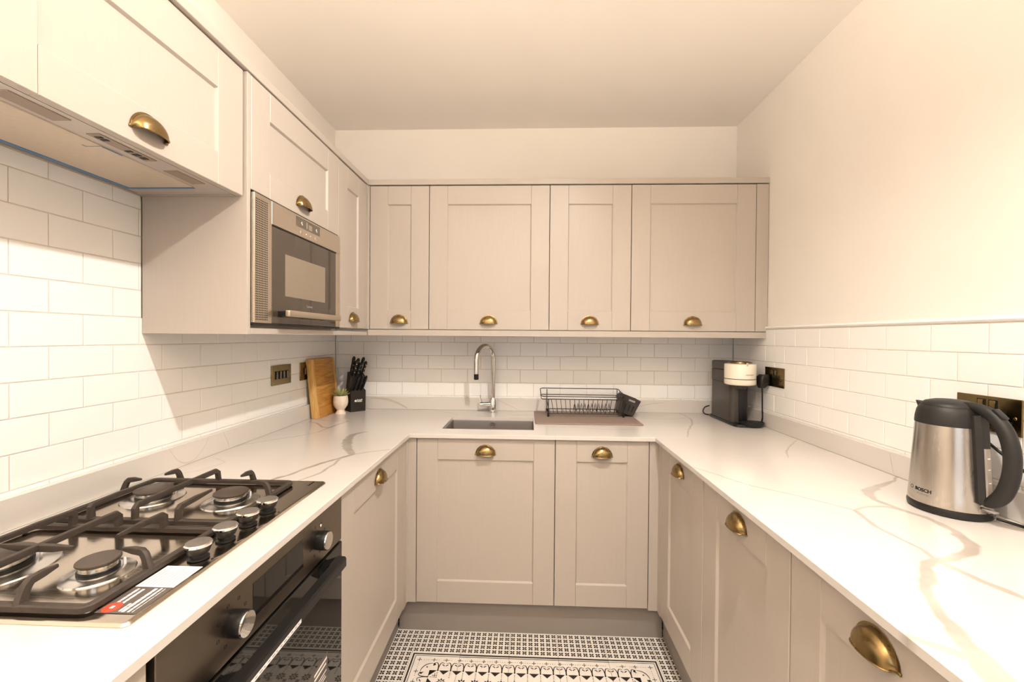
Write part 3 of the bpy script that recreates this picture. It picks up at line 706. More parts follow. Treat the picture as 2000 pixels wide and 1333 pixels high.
# upstands (veins continue up them)
def upstand(name, box, axis):
    x0, x1, y0, y1 = box; mb = MB().rbox(x0, x1, y0, y1, ZW+0.0002, UPZ, 0.0015)
    return obj(name, mb, M_SLAB, wt, smooth=0)
upstand('back_upstand', (0.0205, XR-0.0205, -0.020, 0.0), 0)
upstand('left_upstand', (0.0, 0.020, YEND, 0.0), 1)
upstand('right_upstand', (XR-0.020, XR, YEND, 0.0), 1)
def up_vein(pts, w, plane):     # a vein in the face of an upstand: flush inlay a hair proud of the stone
    P = smooth_path(pts, 6); mb = MB(); n = len(P)
    M_V = pm('quartz_vein', srgb(196,186,172), 0.2, var=0.08, scale=40)
    for i in range(n-1):
        a, b = P[i], P[i+1]; wa = w*(0.4+0.6*math.sin(PI*i/(n-1)))/2; wb2 = w*(0.4+0.6*math.sin(PI*(i+1)/(n-1)))/2
        o = Vector((0, 0, 1)) if abs((b-a).z) < 0.7*(b-a).length else (Vector((1,0,0)) if plane == 'b' else Vector((0,1,0)))
        mb.add([a-o*wa, b-o*wb2, b+o*wb2, a+o*wa], [(0,1,2,3)])
    obj('upstand_vein', mb, M_V, wt, smooth=0)
up_vein([(0.215,-0.0203,0.951),(0.30,-0.0203,0.945),(0.37,-0.0203,0.925),(0.43,-0.0203,0.893)], 0.014, 'b')
up_vein([(0.945,-0.0203,0.950),(1.00,-0.0203,0.925),(1.07,-0.0203,0.893)], 0.003, 'b')
up_vein([(1.72,-0.0203,0.915),(1.80,-0.0203,0.935),(1.88,-0.0203,0.945)], 0.004, 'b')
up_vein([(0.0203,-1.16,0.955),(0.0203,-1.12,0.905),(0.0203,-1.07,0.893),(0.0203,-1.02,0.925),(0.0203,-1.0,0.956)], 0.003, 'l')
up_vein([(0.0203,-0.93,0.955),(0.0203,-0.91,0.92),(0.0203,-0.90,0.892)], 0.003, 'l')
up_vein([(XR-0.0203,-1.050,0.955),(XR-0.0203,-1.058,0.92),(XR-0.0203,-1.066,0.892)], 0.003, 'r')
# ------------------------------------------------------------------ extractor hood
t = thing('extractor_hood', 'grey built-in extractor hood under the cabinet over the hob', 'hood', (0.15, -1.533, ZH))
obj('body', MB().rbox(0.012, 0.2795, -1.8145, -1.2515, 1.7068, 1.82, 0.002), M_HOODP, t, smooth=0)
obj('rim', MB().box(0.272, 0.2795, -1.8145, -1.2515, 1.7045, 1.7068).box(0.012, 0.272, -1.259, -1.2515, 1.7045, 1.7068), M_HOODP, t, smooth=0)
fp = obj('filter_panel', MB().rbox(0.036, 0.212, -1.800, -1.303, 1.7042, 1.7085, 0.001), M_FILT, t, smooth=0)
obj('latch', MB().rbox(0.180, 0.212, -1.5485, -1.5465, 1.7036, 1.7046, 0.0003).rbox(0.178, 0.182, -1.556, -1.5465, 1.7036, 1.7046, 0.0003), M_GREYP, fp, smooth=0)
obj('protective_film', MB().box(0.022, 0.0362, -1.800, -1.296, 1.7036, 1.7044), M_BLUE, t, smooth=0)
obj('protective_film', MB().box(0.036, 0.212, -1.3055, -1.2945, 1.7036, 1.7044), M_BLUE, t, smooth=0)
obj('protective_film', MB().box(0.211, 0.2128, -1.545, -1.50, 1.7036, 1.7044), M_BLUE, t, smooth=0)
for a, b in ((-1.412, -1.322), (-1.745, -1.648)):
    obj('lamp', MB().rbox(0.226, 0.262, a, b, 1.7052, 1.708, 0.001), M_LAMPG, t, smooth=0)
cp = obj('control_panel', MB().rbox(0.234, 0.262, -1.598, -1.467, 1.7052, 1.708, 0.0006), M_LAMPG, t, smooth=0)
for k, a in enumerate((-1.588, -1.576, -1.524, -1.508, -1.490)):
    obj('button', MB().rbox(0.240, 0.254, a, a+(0.008 if k < 3 else 0.012), 1.7042, 1.7056, 0.0004), M_MATTE, cp, smooth=0)

# ------------------------------------------------------------------ microwave
XM = 0.321
t = thing('microwave', 'steel and smoked glass built-in microwave under the left wall cabinet', 'microwave', (0.16, -0.93, 1.3445))
obj('body', MB().rbox(0.03, 0.293, -1.192, -0.672, 1.3455, 1.722, 0.002), M_MATTE, t, smooth=0)
fr = MB().rbox(0.292, XM, -1.2125, -1.1275, 1.3445, 1.7245, 0.001).rbox(0.292, XM, -1.1275, -0.6535, 1.6525, 1.7245, 0.001).rbox(0.292, XM, -0.6905, -0.6535, 1.3445, 1.6525, 0.001)
obj('frame', fr, M_MWST, t, smooth=0)
obj('base_strip', MB().rbox(0.292, XM-0.001, -1.2125, -0.6535, 1.3375, 1.3445, 0.001), M_MATTE, t, smooth=0)
hm = MB(); hx = XM+0.0003; hs = 0.0021
for i in range(8):
    for j in range(53):
        yy = -1.2035+i*0.0074; zz = 1.3545+j*0.0068
        hm.add([(hx, yy-hs, zz-hs), (hx, yy+hs, zz-hs), (hx, yy+hs, zz+hs), (hx, yy-hs, zz+hs)], [(0,1,2,3)])
v = obj('vent_panel', MB().rbox(0.3205, XM+0.0002, -1.2095, -1.1465, 1.3485, 1.7205, 0.0001), M_MWST, t, smooth=0)
vh = obj('vent_holes', hm, M_HOLE, v, smooth=0); vh['kind'] = 'stuff'
gd = obj('door', MB().rbox(0.292, XM+0.0006, -1.1265, -0.6915, 1.3450, 1.6515, 0.0012), M_MWGL, t, smooth=0)
obj('door_gap', MB().box(0.300, XM+0.0010, -1.1265, -0.6915, 1.6465, 1.6520), M_HOLE, gd, smooth=0)
obj('viewing_window', MB().box(XM+0.0004, XM+0.0009, -1.057, -0.785, 1.436, 1.573), M_MWWIN, gd, smooth=0)
text('brand_lettering', 'Lamona', 0.0125, M_GREYP, gd, MW[gd].inverted() @ basis((XM+0.0009, -0.902, 1.408), (0,1,0), (0,0,1), (1,0,0)), 'CENTER', bold=0.0002)
hd = obj('handle', MB().rbox(0.350, 0.366, -1.105, -0.740, 1.3675, 1.3875, 0.0025, 2), M_MWST, t)
for a in (-1.098, -0.770):
    obj('bracket', MB().rbox(XM+0.0006, 0.351, a, a+0.022, 1.3700, 1.3850, 0.001), M_BLACK, hd, smooth=0)
dp = obj('display', MB().box(XM, XM+0.0007, -0.991, -0.828, 1.6845, 1.7185), M_DISP, t, smooth=0)
obj('display_segment', MB().box(XM+0.0007, XM+0.0010, -0.927, -0.917, 1.690, 1.713), M_LAMPG, dp, smooth=0)
obj('display_segment', MB().box(XM+0.0007, XM+0.0010, -0.909, -0.886, 1.689, 1.708), M_LAMPG, dp, smooth=0)
for a in (-0.955, -0.853):
    obj('display_symbol', MB().prism([(a-0.006, 1.702), (a, 1.708), (a+0.001, 1.700), (a+0.006, 1.697), (a+0.001, 1.694), (a-0.002, 1.698)], XM+0.0007, XM+0.0010, 'yz'), M_WHITE, dp, smooth=0)
RX = Matrix.Rotation(PI/2, 4, 'Y')
for a, r in ((-0.957, 0.0075), (-0.923, 0.0042), (-0.894, 0.0042), (-0.857, 0.0075)):
    obj('button', MB().lathe([(0, 0.0022), (r*0.7, 0.0022), (r*0.95, 0.0012), (r, 0.0)], (0,0,0), 20).xf(Matrix.Translation((XM, a, 1.6685)) @ RX), M_MWST, t)

# ------------------------------------------------------------------ oven
XO = 0.602; OY0, OY1 = -1.8445, -1.2585
t = thing('oven', 'built-in steel oven with black glass door under the hob', 'oven', (0.33, (OY0+OY1)/2, 0.152))
obj('body', MB().rbox(0.06, 0.578, OY0+0.01, OY1-0.01, 0.160, 0.850, 0.002), M_MATTE, t, smooth=0)
cp = obj('control_panel', MB().rbox(0.575, XO, OY0, OY1, 0.7425, 0.8660, 0.0012), M_STEELX, t, smooth=0)
obj('display', MB().box(XO, XO+0.0006, -1.636, -1.459, 0.7730, 0.8385), M_GLASSB, cp, smooth=0)
dr = obj('door', MB().rbox(0.575, XO+0.0015, OY0, OY1, 0.156, 0.7365, 0.0015), M_GLASSB, t, smooth=0)
def knob_oven(y, z):
    k = obj('knob', MB().lathe([(0.0, 0.0), (0.0215, 0.0), (0.0225, 0.004), (0.0225, 0.024), (0.0215, 0.026), (0.0, 0.026)], (0,0,0), 32).xf(Matrix.Translation((XO, y, z)) @ RX), M_BLACK, cp)
    f = obj('knob_face', MB().lathe([(0.0212, 0.0255), (0.0205, 0.0285), (0.0180, 0.0290), (0.0, 0.0288)], (0,0,0), 32).xf(Matrix.Translation((XO, y, z)) @ RX), M_CHROME, cp)
    sy = MB()
    for i in range(8):
        a = i*PI/4+0.3; cy, cz = y+0.036*math.cos(a), z+0.036*math.sin(a)
        if abs(cz-0.804) > 0.058: continue
        sy.box(XO, XO+0.0004, cy-0.003, cy+0.003, cz-0.0004, cz+0.0004); sy.box(XO, XO+0.0004, cy-0.003, cy+0.003, cz+0.004, cz+0.0048)
        sy.box(XO, XO+0.0004, cy-0.003, cy-0.0022, cz, cz+0.0048); sy.box(XO, XO+0.0004, cy+0.0022, cy+0.003, cz, cz+0.0048)
    obj('knob_symbols', sy, M_MATTE, cp, smooth=0)
knob_oven(-1.391, 0.802); knob_oven(-1.692, 0.802)
obj('indicator_light', MB().lathe([(0, 0.0010), (0.0032, 0.0008), (0.0035, 0)], (0,0,0), 12).xf(Matrix.Translation((XO, -1.376, 0.832)) @ RX), M_WHITE, cp)
hd = obj('handle', MB().prism([(0.630, 0.737), (0.648, 0.735), (0.651, 0.730), (0.651, 0.711), (0.646, 0.708), (0.636, 0.710), (0.626, 0.729)], -1.762, -1.338, 'xz'), M_BLACK, dr, smooth=0)
for a in (-1.755, -1.385):
    obj('handle_bracket', MB().prism([(XO, 0.728), (XO, 0.700), (0.632, 0.712), (0.640, 0.735), (0.628, 0.737)], a, a+0.040, 'xz'), M_BLACK, dr, smooth=0)
st = obj('white_label', MB().box(0.6510, 0.6514, -1.745, -1.556, 0.7115, 0.7195), M_PAPER, dr, smooth=0)
ln = MB()
for i in range(15): ln.box(0.6514, 0.6516, -1.742+i*0.0124, -1.742+i*0.0124+0.009*(0.7+0.3*math.sin(i*2.1)), 0.7145, 0.7165)
obj('small_print', ln, M_GREYP, dr, smooth=0)
XD = XO+0.0015
st = obj('dark_label', MB().box(XD, XD+0.0003, -1.440, -1.342, 0.395, 0.490), M_DKLAB, dr, smooth=0)
ln = MB()
for z, a, b, h in ((0.476, -1.410, -1.346, 0.006), (0.464, -1.410, -1.350, 0.006), (0.446, -1.408, -1.348, 0.003), (0.438, -1.408, -1.356, 0.003), (0.430, -1.408, -1.350, 0.003), (0.404, -1.408, -1.346, 0.020)):
    ln.box(XD+0.0003, XD+0.0005, a, b, z-h/2, z+h/2)
for i in range(16):
    a = 2*PI*i/16; b = 2*PI*(i+1)/16
    ln.add([(XD+0.0005, -1.424+r*math.cos(q)*1.0, 0.458+r*math.sin(q)) for r, q in ((0.0095,a),(0.0125,a),(0.0125,b),(0.0095,b))], [(0,1,2,3)])
ln.box(XD+0.0003, XD+0.0005, -1.4255, -1.4225, 0.453, 0.463)
obj('label_print', ln, M_WHITE, dr, smooth=0)

# ------------------------------------------------------------------ gas hob
HX0, HX1, HY0, HY1 = 0.036, 0.546, -1.8305, -1.2285
ZHB = ZW+0.0055
hob = thing('gas_hob', 'stainless steel four-burner gas hob set in the left worktop', 'hob', ((HX0+HX1)/2, (HY0+HY1)/2, ZW))
def rr(x0, x1, y0, y1, r, z, n=5):
    P = []
    for cx, cy, a0 in ((x1-r, y1-r, 0), (x0+r, y1-r, PI/2), (x0+r, y0+r, PI), (x1-r, y0+r, 1.5*PI)):
        for i in range(n+1): a = a0+PI/2*i/n; P.append((cx+r*math.cos(a), cy+r*math.sin(a), z))
    return P
def loft(rings, cap0=False, cap1=True):
    mb = MB(); n = len(rings[0])
    for r in rings: mb.v += [Vector(p) for p in r]
    for k in range(len(rings)-1):
        for i in range(n): j = (i+1) % n; mb.f.append((k*n+i, k*n+j, (k+1)*n+j, (k+1)*n+i))
    if cap0: mb.f.append(tuple(range(n))[::-1])
    if cap1: mb.f.append(tuple((len(rings)-1)*n+i for i in range(n)))
    return mb
obj('steel_plate', loft([rr(HX0, HX1, HY0, HY1, 0.010, ZW+0.0002), rr(HX0, HX1, HY0, HY1, 0.010, ZW+0.0015), rr(HX0+0.003, HX1-0.003, HY0+0.003, HY1-0.003, 0.008, ZHB-0.0006), rr(HX0+0.007, HX1-0.007, HY0+0.007, HY1-0.007, 0.006, ZHB), rr(HX0+0.011, HX1-0.011, HY0+0.011, HY1-0.011, 0.005, ZHB-0.0004)]), M_HOB, hob, smooth=25)
for bx, by, r in ((0.380, -1.388, 0.036), (0.172, -1.378, 0.038), (0.374, -1.706, 0.029), (0.186, -1.705, 0.047)):
    b = obj('burner', MB().lathe([(r*1.75, 0.0), (r*1.70, 0.0022), (r*1.45, 0.0030), (r*1.30, 0.0050), (r*1.05, 0.0058), (r*0.9, 0.0058)], (bx, by, ZHB-0.0004), 36), M_ALU, hob)
    obj('black_seal', MB().lathe([(r*0.99, 0.005), (r*0.99, 0.0095), (0, 0.0095)], (bx, by, ZHB), 30), M_BLACK, b)
    cr = MB().lathe([(r*0.90, 0.0095), (r*0.93, 0.012), (r*0.93, 0.0205), (0, 0.0205)], (bx, by, ZHB), 36)
    for i in range(24):
        a = 2*PI*i/24; cr.add([(bx+rad*math.cos(a+d), by+rad*math.sin(a+d), ZHB+z) for rad, d, z in ((r*0.935,-0.035,0.0165),(r*0.935,0.035,0.0165),(r*0.935,0.035,0.0206),(r*0.935,-0.035,0.0206))], [(0,1,2,3)])
    obj('crown', cr, M_ALU, b)
    obj('slots', MB().lathe([(r*0.95, 0.0188), (r*0.95, 0.0206)], (bx, by, ZHB), 36), M_MATTE, b)
    obj('cap', MB().lathe([(r*1.02, 0.0205), (r*1.06, 0.0225), (r*1.05, 0.0245), (r*0.98, 0.0260), (0, 0.0263)], (bx, by, ZHB), 36), M_CAP, b)
    obj('igniter', MB().lathe([(0.0025, 0), (0.0025, 0.014), (0.0012, 0.017), (0, 0.0175)], (bx+r*1.15*math.cos(0.7), by+r*1.15*math.sin(0.7), ZHB), 10), M_WHITE, b)
for ky in (-1.443, -1.512, -1.581, -1.651):
    k = obj('knob', MB().lathe([(0.0175, 0.0005), (0.0175, 0.003), (0.0135, 0.005), (0.0135, 0.009), (0.0175, 0.012), (0.0225, 0.0255), (0.0, 0.0255)], (0.508, ky, ZHB), 32), M_BLACK, hob)
    obj('chrome_top', MB().lathe([(0.0226, 0.0255), (0.0228, 0.0285), (0.0205, 0.0305), (0.0, 0.0302)], (0.508, ky, ZHB), 32), M_CHROME, k)
    obj('dial_mark', MB().lathe([(0.0024, 0.0), (0, 0.0002)], (0.5345, ky, ZHB+0.0001), 10), M_BLACK, hob, smooth=0)
obj('white_label', MB().box(0.474, 0.5385, -1.7415, -1.679, ZHB, ZHB+0.0003), M_PAPER, hob, smooth=0)
ln = MB()
for i in range(9):
    xx = 0.479+i*0.0066; ln.box(xx, xx+0.0014, -1.737, -1.690+0.006*math.sin(i*1.7), ZHB+0.0003, ZHB+0.0005)
obj('small_print', ln, M_GREYP, hob, smooth=0)
obj('dark_label', MB().box(0.474, 0.5385, -1.8075, -1.7420, ZHB, ZHB+0.0003), M_DKLAB, hob, smooth=0)
ln = MB()
for xx, a, b, w in ((0.486, -1.785, -1.746, 0.0042), (0.495, -1.785, -1.747, 0.0042), (0.508, -1.803, -1.783, 0.0030), (0.514, -1.804, -1.7445, 0.0052), (0.5225, -1.804, -1.7445, 0.0034), (0.529, -1.804, -1.7445, 0.0010)):
    y_ = a
    while y_ < b:
        e_ = min(b, y_+random.uniform(0.006, 0.013)); ln.box(xx-w/2, xx+w/2, y_, e_-0.0012, ZHB+0.0003, ZHB+0.0005); y_ = e_
obj('label_print', ln, M_WHITE, hob, smooth=0)
obj('red_symbol', MB().lathe([(0.0125, 0.0), (0.0125, 0.0007), (0.0, 0.0007)], (0.489, -1.7945, ZHB), 20), M_RED, hob, smooth=0)
obj('symbol_print', MB().box(0.4865, 0.4915, -1.7975, -1.7915, ZHB+0.0007, ZHB+0.0009), M_WHITE, hob, smooth=0)
text('brand_lettering', 'Lamona', 0.010, M_MATTE, hob, MW[hob].inverted() @ basis((0.515, -1.268, ZHB+0.0001), (0,1,0), (-1,0,0), (0,0,1)), 'LEFT')
# pan supports: two cast iron grates resting on the hob
BARP = [(-0.0045,-0.006),(0.0045,-0.006),(0.0058,-0.002),(0.0045,0.005),(0.002,0.0062),(-0.002,0.0062),(-0.0045,0.005),(-0.0058,-0.002)]
ZF, ZT = ZHB+0.0078, 0.9365
def finger(mb, foot, bend, tip):
    """post from the frame at foot up to bend then level to tip"""
    f, b, p = Vector((*foot, ZF)), Vector((*bend, ZT-0.006)), Vector((*tip, ZT-0.003))
    d = (p-b); d.normalize()
    pts = [f, f*0.35+b*0.65, b-Vector((0,0,0.004)), b+d*0.005+Vector((0,0,0.0005)), b*0.5+p*0.5+Vector((0,0,0.001)), p]
    upv = (-d.x, -d.y, 0.02)
    mb.sweep(pts, BARP, up=(0.3*(-d.x)+0.001, 0.3*(-d.y)+0.0013, 0.95), scales=[1.15, 1.0, 1.0, 1.0, 0.95, 0.45])
def grate(label, ya, yb, mid, out, cy):
    """ya: frame edge at the hob centre, yb: outer frame edge; out = +1 for the far grate"""
    t = thing('pan_support', label, 'pan support', (0.27, (ya+yb)/2, ZHB), group='cast iron pan supports')
    X0, X1 = 0.078, 0.466; lo, hi = min(ya, yb), max(ya, yb)
    path = rr(X0, X1, lo, hi, 0.010, ZF, 3)
    fm = MB().sweep(path, [(-0.0065,-0.005),(0.0065,-0.005),(0.0065,0.003),(0.004,0.005),(-0.004,0.005),(-0.0065,0.003)], closed=True)
    obj('frame', fm, M_IRON, t)
    def bar(foot, bend, tip): mb = MB(); finger(mb, foot, bend, tip); obj('finger', mb, M_IRON, t)
    for x, tip in ((0.160, mid[0]), (0.358, mid[1])): bar((x, ya), (x, ya), (x, tip))
    # long centre bar with cross bar
    mb = MB().sweep([(0.260, ya, ZF), (0.260, ya+out*0.001, ZT-0.010), (0.260, ya+out*0.006, ZT-0.004), (0.260, (ya+yb)/2, ZT-0.004), (0.260, yb-out*0.012, ZT-0.004), (0.260, yb-out*0.004, ZT-0.010), (0.260, yb, ZF)], BARP, up=(0.001, 0.0, 1))
    obj('centre_bar', mb, M_IRON, t)
    obj('cross_bar', MB().sweep([(0.190, cy, ZT-0.003), (0.225, cy, ZT-0.0045), (0.260, cy, ZT-0.0045), (0.29, cy, ZT-0.0045), (0.325, cy, ZT-0.003)], BARP, scales=[0.45, 1, 1, 1, 0.45]), M_IRON, t)
    bar((X1, cy-0.005), (X1-0.010, cy-0.003), (0.414, cy))
    bar((X0, cy-0.003), (X0+0.008, cy), (0.124, cy))
    for x in (0.152, 0.360): bar((x, yb), (x, yb-out*0.010), (x, yb-out*0.052))
    for x in (X0, X1):
        for y_ in (lo+0.02, hi-0.02): obj('rubber_foot', MB().lathe([(0.004, 0.0), (0.004, 0.0045)], (x, y_, ZHB), 10), M_BLACK, t)
grate('cast iron pan support over the two burners farther from the camera', -1.521, -1.270, (-1.396, -1.424), 1, -1.362)
grate('cast iron pan support over the two burners nearer the camera', -1.556, -1.810, (-1.688, -1.658), -1, -1.702)
# ------------------------------------------------------------------ sink and tap
sk = thing('sink', 'undermounted brushed steel sink bowl set in the back worktop', 'sink', (0.939, -0.3635, 0.70))
a0, a1, b0, b1 = SK[0]-0.002, SK[1]+0.002, SK[2]-0.002, SK[3]+0.002
def ring(i, z, r): return rr(a0+i, a1-i, b0+i, b1-i, r, z, 5)
obj('bowl', loft([ring(-0.012, 0.8702, 0.02), ring(0.0, 0.8702, 0.012), ring(0.001, 0.86, 0.012), ring(0.004, 0.74, 0.014), ring(0.010, 0.712, 0.018), ring(0.024, 0.700, 0.024), ring(0.09, 0.698, 0.03)]), M_SINK, sk, smooth=50)
ov = obj('overflow', MB().lathe([(0.0, 0.0012), (0.010, 0.0012), (0.0105, 0.003), (0.0155, 0.003), (0.0165, 0.0)], (0,0,0), 28).xf(Matrix.Translation((0.937, b1-0.003, 0.848)) @ Matrix.Rotation(PI/2, 4, 'X')), M_CHROME, sk)
oh = MB()
for k in range(6): a = k*PI/3; oh.lathe([(0.0018, 0.0016), (0, 0.0017)], (0.0062*math.cos(a), 0.0062*math.sin(a), 0), 8)
obj('overflow_holes', oh.xf(Matrix.Translation((0.937, b1-0.003, 0.848)) @ Matrix.Rotation(PI/2, 4, 'X')), M_HOLE, ov)
obj('drain', MB().lathe([(0.0, 0.001), (0.030, 0.001), (0.033, 0.004), (0.042, 0.003), (0.044, 0.0)], (0.939, -0.36, 0.6985), 28), M_CHROME, sk)
TX, TY = 0.927, -0.072
tp = thing('kitchen_tap', 'tall chrome swan-neck tap with black spout tip behind the sink', 'tap', (TX, TY, ZW))
obj('base_ring', MB().lathe([(0.026, 0.0), (0.026, 0.004), (0.022, 0.006), (0.0, 0.006)], (TX, TY, ZW), 28), M_CHROME, tp)
obj('body', MB().lathe([(0.0195, 0.005), (0.0195, 0.074), (0.0175, 0.080), (0.0120, 0.082), (0.0, 0.082)], (TX, TY, ZW), 28), M_CHROME, tp)
tipx, tipy = 0.847, -0.192
d = Vector((tipx-TX, tipy-TY, 0)); L_ = d.length; d.normalize(); R = L_/2; zs = 1.186
pts = [(TX, TY, ZW+0.078), (TX, TY, 1.05), (TX, TY, zs)]
for i in range(1, 16):
    a = PI*i/16; pts.append((TX+d.x*(R-R*math.cos(a)), TY+d.y*(R-R*math.cos(a)), zs+R*math.sin(a)))
pts += [(tipx, tipy, zs), (tipx, tipy, 1.108)]
side = Vector((-d.y, d.x, 0))
obj('neck', MB().tube(pts, 0.0124, 16, up=side), M_CHROME, tp, smooth=60)
obj('spout_tip', MB().lathe([(0.0, 0.0), (0.0112, 0.0), (0.0128, 0.003), (0.0128, 0.030), (0.0, 0.030)], (tipx, tipy, 1.080), 20), M_BLACK, tp)
lv = obj('lever_barrel', MB().tube([(TX-0.012, TY, 0.932), (TX-0.065, TY-0.010, 0.932), (TX-0.072, TY-0.012, 0.932)], 0.0135, 18, scales=[1, 1, 0.93]), M_CHROME, tp, smooth=50)
obj('lever_pin', MB().tube([(TX-0.058, TY-0.010, 0.942), (TX-0.066, TY-0.012, 0.965), (TX-0.070, TY-0.013, 0.985)], 0.0032, 10), M_CHROME, lv)

# ------------------------------------------------------------------ drying mat, dish rack, cutlery caddy
solo('drying_mat', 'grey-brown woven drying mat under the black dish rack', 'mat', loft([rr(1.158, 1.676, -0.376, -0.040, 0.008, ZW+0.0003), rr(1.156, 1.678, -0.378, -0.038, 0.01, ZW+0.003), rr(1.159, 1.675, -0.375, -0.041, 0.008, ZW+0.006)], True), M_MAT, None, (1.417, -0.2, ZW), smooth=0)
ZM = ZW+0.006
dk = thing('dish_rack', 'low black wire dish rack standing on the drying mat', 'dish rack', (1.42, -0.13, ZM))
RX0, RX1, RY0, RY1 = 1.222, 1.624, -0.205, -0.058
WR = 0.0019
def wloop(name, x0, x1, y0, y1, z, zb=None, r=WR*1.25):
    P = rr(x0, x1, y0, y1, 0.020, z, 4)
    if zb is not None: P = [(p[0], p[1], z+(zb-z)*(p[1]-y0)/(y1-y0)) for p in P]
    obj(name, MB().tube(P, r, 8, closed=True), M_WIRE, dk)
wloop('base_frame', RX0, RX1, RY0, RY1, ZM+0.016)
wloop('rim', RX0-0.030, RX1+0.022, RY0-0.014, RY1+0.012, 0.986)
wloop('guard_rail', RX0-0.032, RX1+0.0, RY0-0.014, RY1+0.014, 1.000, 1.022)
for i in range(18):
    x = RX0+0.012+i*(RX1-RX0-0.024)/17; xo = x+(x-1.42)*0.08
    for y0_, y1_, zt in ((RY0, RY0-0.014, 0.986),):
        obj('wire', MB().tube([(x, y0_, ZM+0.016), (xo, y1_, zt)], WR*0.8, 6), M_WIRE, dk)
for i in range(11):
    x = RX0+0.02+i*(RX1-RX0-0.04)/10
    obj('floor_wire', MB().tube([(x, RY0, ZM+0.016), (x, RY1, ZM+0.016)], WR*0.8, 6), M_WIRE, dk)
for i in range(11):
    x = 1.375+i*0.0185
    obj('plate_divider', MB().tube([(x-0.007, -0.115, ZM+0.016), (x-0.003, -0.120, ZM+0.045), (x, -0.122, ZM+0.060), (x+0.003, -0.120, ZM+0.045), (x+0.007, -0.115, ZM+0.016)], WR*0.9, 6, up=(0,1,0)), M_WIRE, dk)
for x in (RX0+0.006, RX1-0.006):
    for y_, zt in ((RY0-0.002, 0.986), (RY1+0.002, 1.017)):
        obj('post', MB().tube([(x, y_, ZM+0.012), (x, y_+(0.010 if y_ > -0.1 else -0.010), zt)], WR*1.2, 8), M_WIRE, dk)
        obj('foot', MB().lathe([(0.0055, 0.0), (0.006, 0.002), (0.0055, 0.016), (0.0, 0.017)], (x, y_, ZM), 12), M_BLACK, dk)
cd = thing('cutlery_caddy', 'charcoal slotted cutlery caddy hooked on the right end of the dish rack', 'caddy', (1.66, -0.13, 0.90))
Q = [(1.622, 1.010), (1.712, 0.976), (1.672, 0.899), (1.604, 0.916)]     # TL TR BR BL in xz
def lerp(a, b, t): return (a[0]+(b[0]-a[0])*t, a[1]+(b[1]-a[1])*t)
cy0, cy1, tk = -0.192, -0.078, 0.05
inn = [lerp(Q[0], Q[1], tk), lerp(Q[1], Q[0], tk), lerp(Q[2], Q[3], tk), lerp(Q[3], Q[2], tk)]
bt = [lerp(inn[1], inn[2], 0.96), lerp(inn[0], inn[3], 0.96)]
w = MB()
w.prism([Q[0], inn[0], bt[1], Q[3]], cy0, cy1, 'xz').prism([inn[1], Q[1], Q[2], bt[0]], cy0, cy1, 'xz').prism([bt[1], bt[0], Q[2], Q[3]], cy0, cy1, 'xz')
w.prism([inn[0], inn[1], bt[0], bt[1]], cy0, cy0+0.003, 'xz').prism([inn[0], inn[1], bt[0], bt[1]], cy1-0.003, cy1, 'xz')
obj('tub', w, M_CADDY, cd, smooth=0)
obj('divider', MB().prism([lerp(inn[0],bt[1],0.1), lerp(inn[1],bt[0],0.1), bt[0], bt[1]], -0.137, -0.134, 'xz'), M_CADDY, cd, smooth=0)
ax = Vector((Q[1][0]-Q[0][0], 0, Q[1][1]-Q[0][1])).normalized(); dn = Vector((Q[3][0]-Q[0][0], 0, Q[3][1]-Q[0][1])).normalized()
for s0, s1, t0, t1 in ((0.30, 0.72, 0.12, 0.22), (0.2, 0.3, 0.42, 0.8), (0.45, 0.55, 0.42, 0.8), (0.7, 0.8, 0.42, 0.8)):
    P = [lerp(lerp(Q[0], Q[1], s_), lerp(Q[3], Q[2], s_), t_) for s_, t_ in ((s0,t0),(s1,t0),(s1,t1),(s0,t1))]
    obj('slot', MB().prism(P, cy0-0.0004, cy0+0.001, 'xz'), M_GREYP if t0 < 0.2 else M_HOLE, cd, smooth=0)
obj('hook', MB().prism([(1.604, 1.002), (1.626, 1.010), (1.626, 1.014), (1.600, 1.006), (1.596, 0.985), (1.600, 0.985)], -0.150, -0.120, 'xz'), M_CADDY, cd, smooth=0)

# ------------------------------------------------------------------ chopping board, pot, knife block
cb = thing('chopping_board', 'thick bamboo chopping board leaning on the left wall tiles', 'chopping board', (0.04, -0.21, ZW))
lean = lambda x, z: (x+0.0345-0.033*(z-ZW)/0.30)
def board(y0, y1, z0, z1, m, name):
    mb = MB().rbox(0, 0.034, y0, y1, z0, z1, 0.003, 2)
    mb.v = [Vector((lean(p.x, p.z), p.y, p.z)) for p in mb.v]
    return obj(name, mb, m, cb, smooth=40)
board(-0.316, -0.112, ZW+0.0004, ZW+0.300, M_BAMB, 'board')
board(-0.336, -0.3162, ZW+0.0004, ZW+0.300, M_BAMBL, 'end_strip')
board(-0.1118, -0.092, ZW+0.0004, ZW+0.300, M_BAMBL, 'end_strip')
PX, PY = 0.112, -0.178
pt = thing('potted_succulent', 'small green succulent in a white footed ceramic pot', 'plant', (PX, PY, ZW))
obj('pot', MB().lathe([(0.0, 0.0), (0.0265, 0.0), (0.0265, 0.005), (0.0205, 0.014), (0.0185, 0.022), (0.026, 0.031), (0.0355, 0.046), (0.0385, 0.063), (0.0375, 0.082), (0.0345, 0.097), (0.0335, 0.0985), (0.031, 0.097), (0.031, 0.090), (0.0, 0.090)], (PX, PY, ZW), 36), M_POT, pt, smooth=50)
obj('soil', MB().lathe([(0.0, 0.0925), (0.031, 0.0915)], (PX, PY, ZW), 20), M_SOIL, pt)
random.seed(11)
